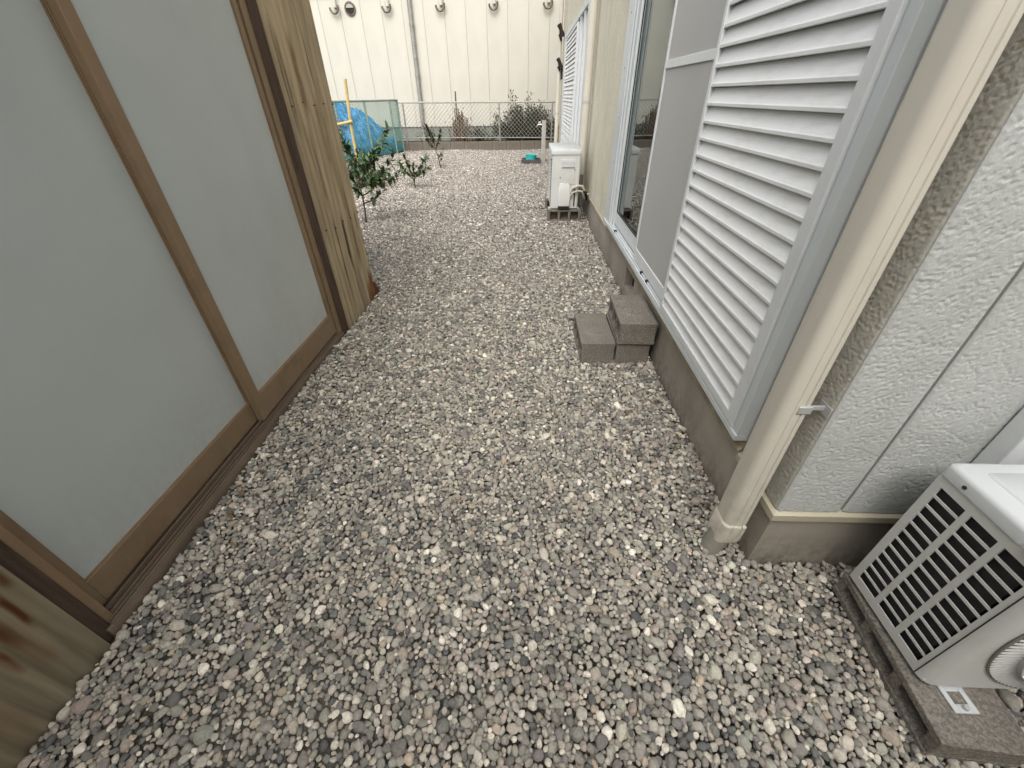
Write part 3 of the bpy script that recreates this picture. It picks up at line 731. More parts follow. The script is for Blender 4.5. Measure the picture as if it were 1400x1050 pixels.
for y_, z_ in [(2.40, 0.62), (2.53, 0.60), (2.655, 0.61), (2.78, 0.60), (2.905, 0.61), (2.40, 1.22), (2.53, 1.235), (2.655, 1.22), (2.78, 1.225), (2.905, 1.22), (0.41, 0.60), (0.285, 0.61), (0.16, 0.60)]:
    xs = (-1.195 if y_ > 1 else -1.186)
    yb = (2.335 if y_ > 1 else -0.62); yc = yb + round((y_ - yb) / 0.0635) * 0.0635
    MB().lathe((xs + 0.0078, yc, z_), [(0.007, -0.003), (0.007, 0.003)], 8).build('nail', 'rot', shed)
rp = MB()
rp.add([(-1.25, 2.90, -0.03), (-1.172, 2.90, -0.03), (-1.165, 2.985, -0.03), (-1.25, 2.985, -0.03), (-1.24, 2.91, 0.13), (-1.20, 2.915, 0.10), (-1.185, 2.965, 0.075), (-1.24, 2.97, 0.11)],
       [(0, 3, 2, 1), (4, 5, 6, 7), (0, 1, 5, 4), (1, 2, 6, 5), (2, 3, 7, 6), (3, 0, 4, 7)])
rp.build('rotted_sill', 'rot', shed, bevel=0.008)
# door frame and threshold with its tracks
df = MB()
df.box(-1.27, -1.196, 2.218, 2.262, 0.03, 1.93); df.box(-1.275, -1.200, 0.492, 0.515, 0.03, 1.93)
df.box(-1.27, -1.20, 0.515, 2.218, 1.88, 1.93)
df.build('door_frame', 'bronze', shed, bevel=0.0015)
B(-1.212, -1.203, 2.205, 2.2175, 0.05, 1.88).build('jamb_rail', 'bronze', shed, bevel=0.001)
B(-1.232, -1.224, 2.205, 2.2175, 0.05, 1.88).build('jamb_rail', 'bronze', shed, bevel=0.001)
th = MB(); th.box(-1.29, -1.186, 0.475, 2.262, -0.03, 0.022)
thr = th.build('threshold', 'bronze_dark', shed, bevel=0.001)
for x0, x1, z in [(-1.189, -1.186, 0.034), (-1.197, -1.1945, 0.038), (-1.207, -1.2045, 0.044), (-1.2255, -1.222, 0.050), (-1.244, -1.241, 0.053)]:
    B(x0, x1, 0.492, 2.218, 0.0223, z).build('track_rail', 'bronze_dark', thr)
for y, x in ((0.78, -1.2165), (0.60, -1.2165)):
    MB().lathe((x, y, 0.0225), [(0.006, 0), (0.005, 0.004), (0.002, 0.005)], 8).build('screw', 'steel', thr)
def shed_door(y0, y1, xf, sy0, sy1, rail, depth=0.028):
    m_ = MB(); z0 = 0.052
    m_.box(xf - depth, xf, y0, y0 + sy0, z0, 1.875); m_.box(xf - depth, xf, y1 - sy1, y1, z0, 1.875)
    m_.box(xf - depth + 0.001, xf - 0.001, y0 + sy0, y1 - sy1, z0, z0 + rail); m_.box(xf - depth + 0.001, xf - 0.001, y0 + sy0, y1 - sy1, 1.82, 1.875)
    d_ = m_.build('sliding_door', 'bronze', shed, bevel=0.0018)
    B(xf - 0.016, xf - 0.010, y0 + sy0, y1 - sy1, z0 + rail, 1.82).build('pane', 'frost', d_)
    bd = MB()
    bd.box(xf - 0.010, xf - 0.004, y0 + sy0, y0 + sy0 + 0.005, z0 + rail, 1.82); bd.box(xf - 0.010, xf - 0.004, y1 - sy1 - 0.005, y1 - sy1, z0 + rail, 1.82)
    bd.box(xf - 0.010, xf - 0.004, y0 + sy0 + 0.005, y1 - sy1 - 0.005, z0 + rail, z0 + rail + 0.005)
    bd.build('glazing_bead', 'bronze', d_)
    return d_
shed_door(1.352, 2.213, -1.203, 0.044, 0.035, 0.122)
shed_door(0.5155, 1.398, -1.2345, 0.030, 0.044, 0.098)
# the rest of the shed
ow = MB()
ow.box(-3.2, -1.215, 2.90, 2.93, -0.05, 2.15); ow.box(-3.2, -1.21, -0.65, -0.62, -0.05, 2.15); ow.box(-3.2, -3.17, -0.62, 2.90, -0.05, 2.15)
ow.build('rear_wall', 'roof', shed)
B(-3.3, -1.06, -0.75, 3.03, 2.15, 2.2).build('roof', 'roof', shed, bevel=0.004)

# ---------------------------------------------------------------- concrete blocks
def block(name, x0, x1, y0, y1, z0, z1, holes, label, grp, m='block', rz=0.0, lip=True):
    """hollow block: cores run along the short horizontal axis (holes='x' or 'y' says where they open)"""
    cx, cy = (x0 + x1) / 2, (y0 + y1) / 2
    hx, hy, h = (x1 - x0) / 2, (y1 - y0) / 2, z1 - z0
    mb = MB(); t = 0.021
    L_ = 2 * (hy if holes == 'x' else hx); W_ = 2 * (hx if holes == 'x' else hy)
    n = 3; webs = 4; wt = 0.028; core = (L_ - webs * wt) / n
    def bx(a0, a1, b0, b1, c0, c1):       # a along the length, b along the cores
        if holes == 'x': mb.box(b0, b1, a0, a1, c0, c1)
        else: mb.box(a0, a1, b0, b1, c0, c1)
    bx(-L_ / 2, L_ / 2, -W_ / 2, W_ / 2, 0, t); bx(-L_ / 2, L_ / 2, -W_ / 2, W_ / 2, h - t, h)
    for k in range(webs):
        a = -L_ / 2 + k * (core + wt)
        bx(a + 0.0004, a + wt - 0.0004, -W_ / 2 + 0.003, W_ / 2 - 0.003, t, h - t)
    for k in range(n):                                      # rounded core corners
        a = -L_ / 2 + wt + k * (core + wt)
        for (sa, ea) in ((a, 1), (a + core, -1)):
            for (sc, ec) in ((t, 1), (h - t, -1)):
                r = 0.016
                poly = [(sa, sc), (sa + ea * r, sc), (sa + ea * r * 0.3, sc + ec * r * 0.3), (sa, sc + ec * r)]
                if holes == 'x': mb.prism(poly, 'x', -W_ / 2 + 0.004, W_ / 2 - 0.004)
                else: mb.prism(poly, 'y', -W_ / 2 + 0.004, W_ / 2 - 0.004)
    bx(-L_ / 2 + wt, L_ / 2 - wt, -0.006, 0.006, t, h - t)
    o = mb.build(name, m, None, bevel=0.0035, origin=(0, 0, 0))
    o.location = (cx, cy, z0); o.rotation_euler.z = rz
    tag(o, label, 'concrete block', grp)
    return o
block('concrete_block', 0.303, 0.494, 1.962, 2.352, -0.012, 0.118, 'x', 'concrete block forming the lower step, beside the stacked pair below the window', None, rz=0.012)
block('concrete_block', 0.503, 0.692, 1.968, 2.358, -0.012, 0.118, 'x', 'bottom concrete block of the stacked pair against the house foundation', None)
block('concrete_block', 0.506, 0.706, 1.955, 2.348, 0.1185, 0.245, 'x', 'upper concrete block of the step, stacked on another under the window sill', None, rz=-0.015)
block('concrete_block', 0.930, 1.123, 0.272, 0.664, 0.004, 0.092, 'x', 'concrete block with three hollow cores under the air conditioner by the wall corner', None, rz=-0.085)
block('concrete_block', 1.44, 1.63, 0.275, 0.665, -0.008, 0.092, 'x', 'concrete block under the fan end of the air conditioner by the wall corner', None)
block('concrete_block', 0.232, 0.628, 5.13, 5.32, -0.012, 0.128, 'y', 'pale concrete block under the pipe end of the distant air conditioner', None, 'block_pale')
block('concrete_block', 0.225, 0.62, 5.74, 5.93, -0.012, 0.128, 'y', 'pale concrete block under the far end of the distant air conditioner', None, 'block_pale')

# ---------------------------------------------------------------- near air conditioner
AX0, AX1, AY0, AY1, AZ0, AZ1 = 0.945, 1.665, 0.385, 0.655, 0.105, 0.572
ac = thing('air_conditioner', (1.3, 0.52, 0.092), 'ivory outdoor air conditioner with slotted side, standing by the stucco wall corner', 'air conditioner')
# slotted side panel
pn = MB(); x0, x1 = AX0, AX0 + 0.004
cols_ = [(0.425, 0.486), (0.499, 0.560), (0.573, 0.636)]
zs0, zs1, nrow = AZ0 + 0.028, AZ1 - 0.052, 12
pz = (zs1 - zs0) / nrow; bar = 0.0064
ys = [AY0 + 0.028] + [v for c in cols_ for v in c] + [AY1]
for k in range(0, len(ys), 2): pn.box(x0, x1, ys[k], ys[k + 1], AZ0, AZ1 - 0.03)
for (c0, c1) in cols_:
    pn.box(x0 + 0.0002, x1 - 0.0002, c0, c1, AZ0, zs0); pn.box(x0 + 0.0002, x1 - 0.0002, c0, c1, zs1 - bar, AZ1 - 0.03)
    for r_ in range(1, nrow):
        z = zs0 + r_ * pz; pn.box(x0 + 0.0006, x1 - 0.0002, c0, c1, z - bar, z)
pn.build('side_grille', 'ac', ac)
# casing: front with rounded vertical corner, back, bottom, far side
cs = MB(); P = []
rc = 0.026
P = [(AX0, AY0 + 0.0275)]
for k in range(9):
    a = R(180 + 90 * k / 8); P.append((AX0 + rc + rc * math.cos(a), AY0 + 0.002 + rc + rc * math.sin(a)))
fr0 = len(P)
P += [(1.00, AY0)]
for k in range(9):
    a = R(270 + 90 * k / 8); P.append((AX1 - rc + rc * math.cos(a), AY0 + rc + rc * math.sin(a)))
P += [(AX1, AY1), (AX1 - 0.004, AY1), (AX1 - 0.004, AY0 + 0.03), (AX1 - 0.03, AY0 + 0.006), (AX0 + 0.03, AY0 + 0.009), (AX0 + 0.006, AY0 + 0.0275)]
cs.prism(P, 'z', AZ0, AZ1 - 0.028)
casing = cs.build('casing', 'ac', ac, bevel=0.001)
B(AX0 - 0.0012, AX0 + 0.001, AY0 + 0.0272, AY0 + 0.0292, AZ0 + 0.002, AZ1 - 0.03).build('seam', 'rubber', casing)
B(AX0 + 0.012, AX1 - 0.006, AY0 + 0.05, AY1 - 0.004, AZ0 + 0.012, AZ1 - 0.035).build('condenser', 'fins', ac)
B(AX0 + 0.004, AX1 - 0.004, AY0 + 0.01, AY1, AZ0 - 0.002, AZ0 + 0.011).build('base_pan', 'ac', ac, bevel=0.002)
# lid: rim, raised fields, notch where the front half sits lower
LZ = AZ1 - 0.03
lid = loft([[(x, y, z) for x, y in rrect(AX0 - 0.004 + i, AX1 + 0.004 - i, AY0 + 0.082 , AY1 + 0.003 - i, 0.014)] for z, i in ((LZ, 0.0), (LZ + 0.024, 0.0), (LZ + 0.031, 0.003), (LZ + 0.034, 0.010))])
lido = lid.build('lid', 'actop', ac, ang=50)
loft([[(x, y, z) for x, y in rrect(AX0 - 0.012 + i, AX1 + 0.006 - i, AY0 - 0.014 + i, AY0 + 0.0815, 0.016)] for z, i in ((LZ + 0.004, 0.0), (LZ + 0.022, 0.0), (LZ + 0.031, 0.004), (LZ + 0.035, 0.012))]).build('lid_front', 'actop', lido, ang=50)
loft([[(x, y, z) for x, y in rrect(AX0 + 0.045 + i, AX1 - 0.04 - i, AY0 + 0.115 + i, AY1 - 0.03 - i, 0.012)] for z, i in ((LZ + 0.0335, 0.0), (LZ + 0.0375, 0.003))]).build('raised_field', 'actop', lido, ang=50)
loft([[(x, y, z) for x, y in rrect(AX0 + 0.035 + i, AX1 - 0.04 - i, AY0 + 0.008 + i, AY0 + 0.07 - i, 0.012)] for z, i in ((LZ + 0.0345, 0.0), (LZ + 0.0385, 0.003))]).build('raised_field', 'actop', lido, ang=50)
MB().tube([(AX0 - 0.0045, AY1 - 0.055, LZ + 0.014), (AX0 - 0.0065, AY1 - 0.055, LZ + 0.014)], 0.0045, 10).build('screw', 'rubber', lido)
# fan outlet: recessed ring of radial vanes, then a domed guard of rings
FC = (1.212, 0.345); RO, RI = 0.234, 0.184
rg_ = MB(); nv = 100
B_ = []
MB().lathe((FC[0], AY0 - 0.003, FC[1]), [(RO, 0.001), (RO, 0.0025), (RI, 0.0028), (RI, 0.001)], 72, 'y').build('vane_backing', 'rustyplate', ac)
ring = MB()
for k in range(72):
    pass
vs = []; nseg = 72
for r_, y in ((RO + 0.008, AY0 - 0.0005), (RO + 0.006, AY0 - 0.006), (RO - 0.001, AY0 - 0.006), (RO - 0.001, AY0 - 0.0005)):
    vs.append((r_, y))
def annulus(prof, n=72):
    mb = MB(); V = []; Fc = []
    for (r_, y) in prof:
        for k in range(n):
            a = 2 * math.pi * k / n; V.append((FC[0] + r_ * math.cos(a), y, FC[1] + r_ * math.sin(a)))
    m_ = len(prof)
    for i in range(m_):
        for k in range(n):
            Fc.append((i * n + k, i * n + (k + 1) % n, ((i + 1) % m_) * n + (k + 1) % n, ((i + 1) % m_) * n + k))
    return mb.add(V, Fc)
# only what fits inside the casing height is kept: clip by flattening below/above the casing
def clipz(mb, lo, hi):
    mb.v = [(x, y, min(max(z, lo), hi)) for x, y, z in mb.v]; return mb
va = MB()
for k in range(nv):
    a = 2 * math.pi * k / nv; ca, sa = math.cos(a), math.sin(a)
    za = FC[1] + RO * sa
    if za < AZ0 + 0.012 or za > LZ - 0.012: continue
    tx, tz = -sa * 0.0017, ca * 0.0017
    p0 = (FC[0] + (RI + 0.002) * ca, FC[1] + (RI + 0.002) * sa); p1 = (FC[0] + (RO - 0.002) * ca, FC[1] + (RO - 0.002) * sa)
    va.add([(p0[0] - tx, AY0 - 0.002, p0[1] - tz), (p0[0] + tx, AY0 - 0.002, p0[1] + tz), (p1[0] + tx, AY0 - 0.002, p1[1] + tz), (p1[0] - tx, AY0 - 0.002, p1[1] - tz),
            (p0[0] - tx, AY0 - 0.008, p0[1] - tz), (p0[0] + tx, AY0 - 0.008, p0[1] + tz), (p1[0] + tx, AY0 - 0.0045, p1[1] + tz), (p1[0] - tx, AY0 - 0.0045, p1[1] - tz)],
           [(0, 1, 2, 3), (4, 7, 6, 5), (0, 4, 5, 1), (1, 5, 6, 2), (2, 6, 7, 3), (3, 7, 4, 0)])
kind(va.build('outlet_vanes', 'ac', ac), 'stuff')
gd = annulus([(RI + 0.004, AY0 - 0.003), (RI + 0.004, AY0 - 0.018), (RI - 0.006, AY0 - 0.020), (RI - 0.006, AY0 - 0.003)])
guard = gd.build('fan_guard', 'ac', ac)
MB().lathe((FC[0], AY0 - 0.0035, FC[1]), [(RI - 0.007, 0), (RI - 0.007, -0.001)], 64, 'y').build('fan_recess', 'fins', ac)
annulus([(RO + 0.0018, AY0 - 0.0005), (RO + 0.0018, AY0 - 0.004), (RO, AY0 - 0.005), (RO, AY0 - 0.0005)]).build('outlet_rim', 'greypipe', ac)
for r_ in [0.03 + 0.0175 * k for k in range(9)]:
    dome = 0.030 - 0.012 * (r_ / RI) ** 2
    annulus([(r_ + 0.0022, AY0 - dome), (r_, AY0 - dome - 0.003), (r_ - 0.0022, AY0 - dome), (r_, AY0 - dome + 0.003)], 64).build('guard_ring', 'ac', guard)
for k in range(12):
    a = 2 * math.pi * k / 12 + 0.1
    MB().tube([(FC[0] + r_ * math.cos(a), AY0 - (0.034 - 0.012 * (r_ / RI) ** 2), FC[1] + r_ * math.sin(a)) for r_ in (0.02, 0.08, 0.14, 0.19, RI)], 0.0035, 6).build('guard_spoke', 'ac', guard)
# white mounting feet on the block
for fx in (0.985, 1.50):
    ft = MB(); ft.box(fx, fx + 0.012, AY0 - 0.048, AY0 + 0.03, 0.0925, 0.0965); ft.box(fx + 0.042, fx + 0.054, AY0 - 0.048, AY0 + 0.03, 0.0925, 0.0965)
    ft.box(fx + 0.012, fx + 0.042, AY0 - 0.048, AY0 - 0.030, 0.0925, 0.0965); ft.box(fx + 0.012, fx + 0.042, AY0 - 0.006, AY0 + 0.03, 0.0925, 0.0965)
    ft.box(fx + 0.002, fx + 0.052, AY0 + 0.012, AY0 + 0.03, 0.0965, 0.104)
    o = ft.build('foot', 'actop', ac, bevel=0.0015)
    MB().tube([(fx + 0.027, AY0 - 0.039, 0.0965), (fx + 0.027, AY0 - 0.039, 0.1045)], 0.006, 6).build('bolt', 'steel', ac)
    ft2 = MB(); ft2.box(fx + 0.004, fx + 0.05, AY1 - 0.04, AY1 + 0.005, 0.0925, 0.104); ft2.build('foot', 'actop', ac)

# ---------------------------------------------------------------- far air conditioner (fan towards the yard, pipe end towards the path)
fa = thing('air_conditioner', (0.43, 5.5, 0.128), 'ivory outdoor air conditioner on pale concrete blocks, pipes looping into house wall', 'air conditioner')
X0, X1, Y0, Y1, Z0, Z1 = 0.262, 0.585, 5.15, 5.93, 0.145, 0.715
loft([[(x, y, z) for x, y in rrect(X0, X1, Y0, Y1, 0.02)] for z in (Z0, Z1)]).build('casing', 'ac', fa, ang=50)
loft([[(x, y, z) for x, y in rrect(X0 - 0.012 + i, X1 + 0.006 - i, Y0 - 0.008 + i, Y1 + 0.008 - i, 0.02)] for z, i in ((Z1 - 0.01, 0), (Z1 + 0.032, 0), (Z1 + 0.042, 0.008))]).build('lid', 'actop', fa, ang=50)
MB().prism([(X0 + 0.10, Z0 + 0.26), (X0 + 0.10, Z1 - 0.055), (X0 + 0.265, Z1 - 0.055), (X0 + 0.265, Z0 + 0.26)], 'y', Y0 - 0.006, Y0 + 0.001).build('service_panel', 'ac', fa, bevel=0.003)
hd = MB(); hd.box(X0 + 0.115, X0 + 0.25, Y0 - 0.018, Y0 - 0.006, Z1 - 0.135, Z1 - 0.123); hd.box(X0 + 0.115, X0 + 0.25, Y0 - 0.009, Y0 - 0.0065, Z1 - 0.123, Z1 - 0.075)
hd.build('handle', 'actop', fa, bevel=0.003)
loft([[(x, y, z) for x, y in rrect(X0 + 0.085 + i, X0 + 0.225 - i, Y0 - 0.042 + 1.6 * i, Y0 + 0.002, 0.012)] for z, i in ((Z0 + 0.03, 0.0), (Z0 + 0.20, 0.0), (Z0 + 0.27, 0.014))]).build('valve_cover', 'ac', fa, ang=50)
B(X0 + 0.09, X0 + 0.22, Y0 - 0.045, Y0 - 0.002, Z0 + 0.004, Z0 + 0.03).build('valve_recess', 'darkhole', fa)
B(X0 + 0.27, X0 + 0.285, Y0 - 0.004, Y0 - 0.0005, Z0 + 0.02, Z0 + 0.21).build('side_slot', 'darkhole', fa)
for dx, zz in ((0.10, 0.33), (0.248, 0.47), (0.25, 0.435), (0.262, 0.41)):
    MB().tube([(X0 + dx, Y0 - 0.0005, Z0 + zz), (X0 + dx, Y0 - 0.008, Z0 + zz)], 0.007, 8).build('screw', 'hood', fa)
for zz, r_, oy in ((Z0 + 0.225, 0.014, -0.02), (Z0 + 0.17, 0.010, -0.02)):
    MB().tube([(X0 + 0.225, Y0 + oy, zz - 0.05), (X0 + 0.245, Y0 + oy - 0.01, zz + 0.0), (X0 + 0.30, Y0 + oy - 0.02, zz + 0.025), (X0 + 0.36, Y0 + oy, zz + 0.015), (X0 + 0.40, Y0 + 0.03, zz - 0.07), (X0 + 0.42, Y0 + 0.09, zz - 0.10), (FX + 0.01, Y0 + 0.12, zz - 0.09)], r_, 10).build('pipe', 'hose', fa)
MB().tube([(X0 + 0.35, Y0 + 0.02, Z0 + 0.19), (X0 + 0.41, Y0 + 0.0, Z0 + 0.17), (X0 + 0.43, Y0 + 0.05, Z0 + 0.08)], 0.016, 8).build('wrapped_pipe', 'darkhole', fa)
for k in range(16):
    z = Z0 + 0.05 + k * 0.031
    B(X0 - 0.010, X0 - 0.003, Y0 + 0.03, Y1 - 0.22, z, z + 0.008).build('grille_bar', 'ac', fa)
B(X0 - 0.004, X0 + 0.001, Y0 + 0.03, Y1 - 0.22, Z0 + 0.04, Z1 - 0.05).build('grille_backing', 'darkhole', fa)
for y in (Y0 + 0.03, Y1 - 0.12):
    B(X0 - 0.02, X1 + 0.02, y, y + 0.05, 0.1285, 0.1448).build('foot', 'ac', fa)

# ---------------------------------------------------------------- garden tap
TX, TY = 0.325, 10.5
tp = thing('garden_tap', (TX, TY, 0), 'grey garden tap post standing beside the house at the yard end', 'tap')
loft([[(x, y, z) for x, y in rrect(TX - 0.047, TX + 0.047, TY - 0.047, TY + 0.047, 0.012)] for z in (-0.05, 0.80)]).build('post', 'tappost', tp, ang=50)
fb = MB(); fb.tube([(TX - 0.045, TY, 0.72), (TX - 0.12, TY, 0.72), (TX - 0.15, TY, 0.705), (TX - 0.155, TY, 0.66)], [0.014, 0.016, 0.015, 0.013], 10)
fb.tube([(TX - 0.10, TY, 0.72), (TX - 0.10, TY, 0.765)], 0.009, 8); fb.tube([(TX - 0.13, TY, 0.765), (TX - 0.07, TY, 0.765)], 0.008, 8)
fb.build('faucet', 'brass', tp)
pb = MB(); px0, px1, py0, py1 = -0.17, 0.265, 10.22, 10.62
pb.box(px0, px1, py0, py1, -0.03, 0.02); pb.box(px0, px0 + 0.04, py0, py1, 0.02, 0.075); pb.box(px1 - 0.04, px1, py0, py1, 0.02, 0.075)
pb.box(px0 + 0.04, px1 - 0.04, py0, py0 + 0.04, 0.02, 0.075); pb.box(px0 + 0.04, px1 - 0.04, py1 - 0.04, py1, 0.02, 0.075)
tag(pb.build('drain_pan', 'pan', bevel=0.004), 'dark square drain pan on the gravel under the tap', 'drain pan')
bs = MB(); bs.lathe((0.05, 10.41, 0.021), [(0.105, 0.0), (0.118, 0.06), (0.125, 0.125), (0.140, 0.130), (0.140, 0.136), (0.119, 0.134), (0.110, 0.06), (0.098, 0.012)], 28)
tag(bs.build('wash_basin', 'teal', ang=45), 'turquoise plastic wash bowl sitting in the drain pan', 'bowl')

# ---------------------------------------------------------------- yard end: kerb wall, bed, fences
KY = 13.12
bed = MB().add([(-12, KY + 0.1, 0.10), (6, KY + 0.1, 0.10), (6, 16, 0.16), (-12, 16, 0.16)], [(0, 1, 2, 3)])
tag(bed.build('planting_bed', 'soil', origin=(-3, 14, 0.1)), 'dark soil strip behind the low kerb wall', None, kind='structure')
kw = thing('kerb_wall', (-2.0, KY, 0), 'low grey concrete kerb wall of single blocks below the chain link fence', 'kerb wall')
kb = None
for k in range(18):
    x = -5.4 + 0.397 * k
    if kb is None: kb = B(x, x + 0.39, KY, KY + 0.12, -0.05, 0.205).build('block', 'kerb', kw, bevel=0.005); xb = x
    else:
        o = kb.copy(); COL.objects.link(o); o.parent = kw; o.location = (x - xb, rnd.uniform(-0.004, 0.004), rnd.uniform(-0.003, 0.003))
def chain(mb, p0, p1, z0, z1, pitch, rad):
    """diamond netting between two ground points"""
    p0 = Vector((*p0, 0)); p1 = Vector((*p1, 0)); Ld = (p1 - p0).length; d = (p1 - p0) / Ld; nrm = Vector((-d.y, d.x, 0)); H = z1 - z0
    for s in (1, -1):
        a = -H if s > 0 else 0.0
        while a < (Ld if s > 0 else Ld + H):
            u0, u1 = a, a + s * H; za, zb = 0.0, H
            lo, hi = 0.0, 1.0
            for lim, sign in ((0.0, 1), (Ld, -1)):
                du = u1 - u0
                t = (lim - u0) / du
                if (du * sign) > 0: lo = max(lo, t)
                else: hi = min(hi, t)
            if hi > lo + 1e-3:
                A = p0 + d * (u0 + (u1 - u0) * lo) + Vector((0, 0, z0 + H * lo)) + nrm * (0.002 * s)
                B2 = p0 + d * (u0 + (u1 - u0) * hi) + Vector((0, 0, z0 + H * hi)) + nrm * (0.002 * s)
                mb.tube([A, B2], rad, 3, cap=False)
            a += pitch * 1.0
    return mb
cf = thing('chain_link_fence', (-1.4, KY + 0.06, 0.2), 'galvanised chain link fence on the kerb wall in front of white building', 'fence')
for y_, z_, r_ in ((KY + 0.06, 1.10, 0.019), (KY + 0.06, 0.285, 0.014)):
    MB().tube([(-3.58, y_, z_ + 0.03), (0.71, y_, z_ - 0.01)], r_, 8).build('rail', 'galv', cf)
for x in (-3.45, -0.82, 0.62):
    MB().tube([(x, KY + 0.06, 0.1), (x, KY + 0.06, 1.10 + (0.03 if x < -2 else 0.01))], 0.021, 10).build('post', 'galv', cf)
nm = MB(); chain(nm, (-3.56, KY + 0.04), (0.70, KY + 0.04), 0.29, 1.10, 0.105, 0.0042)
kind(nm.build('netting', 'wire', cf), 'stuff')
gf = thing('green_fence', (-3.9, 12.2, 0), 'green coated net fence in front of the blue tarpaulin heap', 'fence')
gp = [(-3.56, 13.05), (-3.62, 12.55), (-3.93, 11.50), (-4.25, 10.5), (-4.6, 9.5)]
for x, y in gp:
    MB().tube([(x, y, -0.05), (x, y, 1.20)], 0.024, 10).build('post', 'greenpost', gf)
for a, b in zip(gp[:-1], gp[1:]):
    MB().tube([(*a, 1.19), (*b, 1.19)], 0.022, 8).build('rail', 'greenpost', gf)
nm = MB()
for a, b in zip(gp[:-1], gp[1:]): chain(nm, a, b, 0.02, 1.18, 0.064, 0.0050)
kind(nm.build('netting', 'greenwire', gf), 'stuff')

# blue tarpaulin heap
tb = MB(); n1, n2 = 150, 130; vs = []
for j in range(n2 + 1):
    for i in range(n1 + 1):
        u = i / n1 * 2 - 1; v = j / n2 * 2 - 1
        x = -5.15 + u * 1.42; y = 12.0 + v * 1.0
        x = -4.75 + u * 1.25; y = 12.05 + v * 1.15
        xf = -3.70 - (12.55 - y) * 0.295
        sd_ = max(0.0, xf - x); ye = max(0.0, 1 - abs(v) ** 3.0)
        h = 1.13 * min(1.0, (sd_ / 1.05)) ** 0.46 * ye ** 0.5 * (0.92 + 0.08 * math.cos(u * 3))
        p = Vector((x, y, 0))
        wv_ = mn.noise(p * 2.2) * 0.12 - abs(mn.noise(p * 4.5 + Vector((3, 1, 2)))) * 0.20 + abs(mn.noise(p * 11 + Vector((7, 1, 2)))) * 0.09 + mn.noise(p * 22) * 0.025
        z = h + (wv_ + 0.03) * min(1, h * 2.0)
        x += 0.07 * mn.noise(p * 5 + Vector((0, 0, 5))); y += 0.07 * mn.noise(p * 5 + Vector((0, 0, 8)))
        x = min(x, xf - 0.01)
        vs.append((x, y, max(z, 0.012)))
fs = [(j * (n1 + 1) + i, j * (n1 + 1) + i + 1, (j + 1) * (n1 + 1) + i + 1, (j + 1) * (n1 + 1) + i) for j in range(n2) for i in range(n1)]
tag(tb.add(vs, fs).build('tarpaulin', 'tarp', ang=80), 'crumpled blue tarpaulin heaped behind the green net fence', 'tarpaulin')

# cane stakes
def cane(name, pts, r, label, cross=None):
    t_ = thing(name, (pts[0][0], pts[0][1], 0), label, 'stake')
    MB().tube(pts, r, 8).build('upright', 'stake', t_)
    if cross: MB().tube(cross, r * 0.9, 8).build('crossbar', 'stake', t_)
cane('garden_stake', [(-3.06, 8.0, -0.05), (-3.03, 8.0, 0.9), (-2.97, 8.0, 1.50)], 0.025, 'yellow cane stake with a crossbar beside the blue tarpaulin', [(-3.42, 7.98, 0.86), (-2.98, 7.97, 0.93)])

# ---------------------------------------------------------------- plants
def leaf(mb, p, d, ln, wd, tone, droop=0.25):
    d = d.normalized(); s = d.cross(Vector((rnd.uniform(-0.3, 0.3), rnd.uniform(-0.3, 0.3), 1))).normalized()
    u = s.cross(d).normalized()
    a = p; b1 = p + d * ln * 0.35 + s * wd * 0.5 + u * wd * 0.14; b2 = p + d * ln * 0.35 - s * wd * 0.5 + u * wd * 0.14
    c1 = p + d * ln * 0.72 + s * wd * 0.36 + u * (wd * 0.1 - droop * ln * 0.25); c2 = p + d * ln * 0.72 - s * wd * 0.36 + u * (wd * 0.1 - droop * ln * 0.25)
    m1 = p + d * ln * 0.35; m2 = p + d * ln * 0.72 - u * droop * ln * 0.25; e = p + d * ln - u * droop * ln * 0.6
    mb.add([a, b1, b2, m1, c1, c2, m2, e], [(0, 3, 1), (0, 2, 3), (3, 6, 4, 1), (3, 2, 5, 6), (6, 7, 4), (6, 5, 7)])
    mb.tone += [tone] * 8
def rv(): return Vector((rnd.gauss(0, 1), rnd.gauss(0, 1), rnd.gauss(0, 1)))
def sapling(base, lean, h, shoots, label, lmat='citrus', ln=(0.07, 0.115), dens=1.5, grp=None):
    b = Vector(base); t_ = thing('sapling', base, label, 'sapling', grp)
    tr = MB(); lv = MB()
    pts = []; p = b.copy() - Vector((0, 0, 0.04))
    for k in range(7):
        pts.append(p.copy()); p = p + Vector(lean) * (h / 6) + Vector((rnd.uniform(-1, 1), rnd.uniform(-1, 1), 0)) * 0.012 + Vector((0, 0, h / 6))
    tr.tube(pts, [0.013 - 0.0013 * k for k in range(7)], 7)
    for (start, dx, dy, dz_, length, nl) in shoots:
        q = pts[min(6, start)].copy(); d = Vector((dx, dy, dz_)).normalized()
        path = [q.copy()]
        for k in range(6):
            d = (d + Vector((0, 0, 0.10)) + rv() * 0.10).normalized(); q = q + d * length / 6; path.append(q.copy())
        tr.tube(path, [0.008 - 0.0011 * k for k in range(7)], 5)
        for k in range(int(nl * dens)):
            t = rnd.uniform(0.15, 1.0) * 6; i = min(5, int(t)); q = path[i].lerp(path[i + 1], t - i)
            dd = (d * 0.55 + rv() * 0.75)
            leaf(lv, q, dd, rnd.uniform(*ln), rnd.uniform(0.030, 0.046), min(1, max(0, rnd.gauss(0.38, 0.28))), rnd.uniform(0.1, 0.6))
    tr.build('trunk', 'bark', t_); lv.build('crown', lmat, t_)
    return t_
G1 = 'young citrus trees in the gravel'
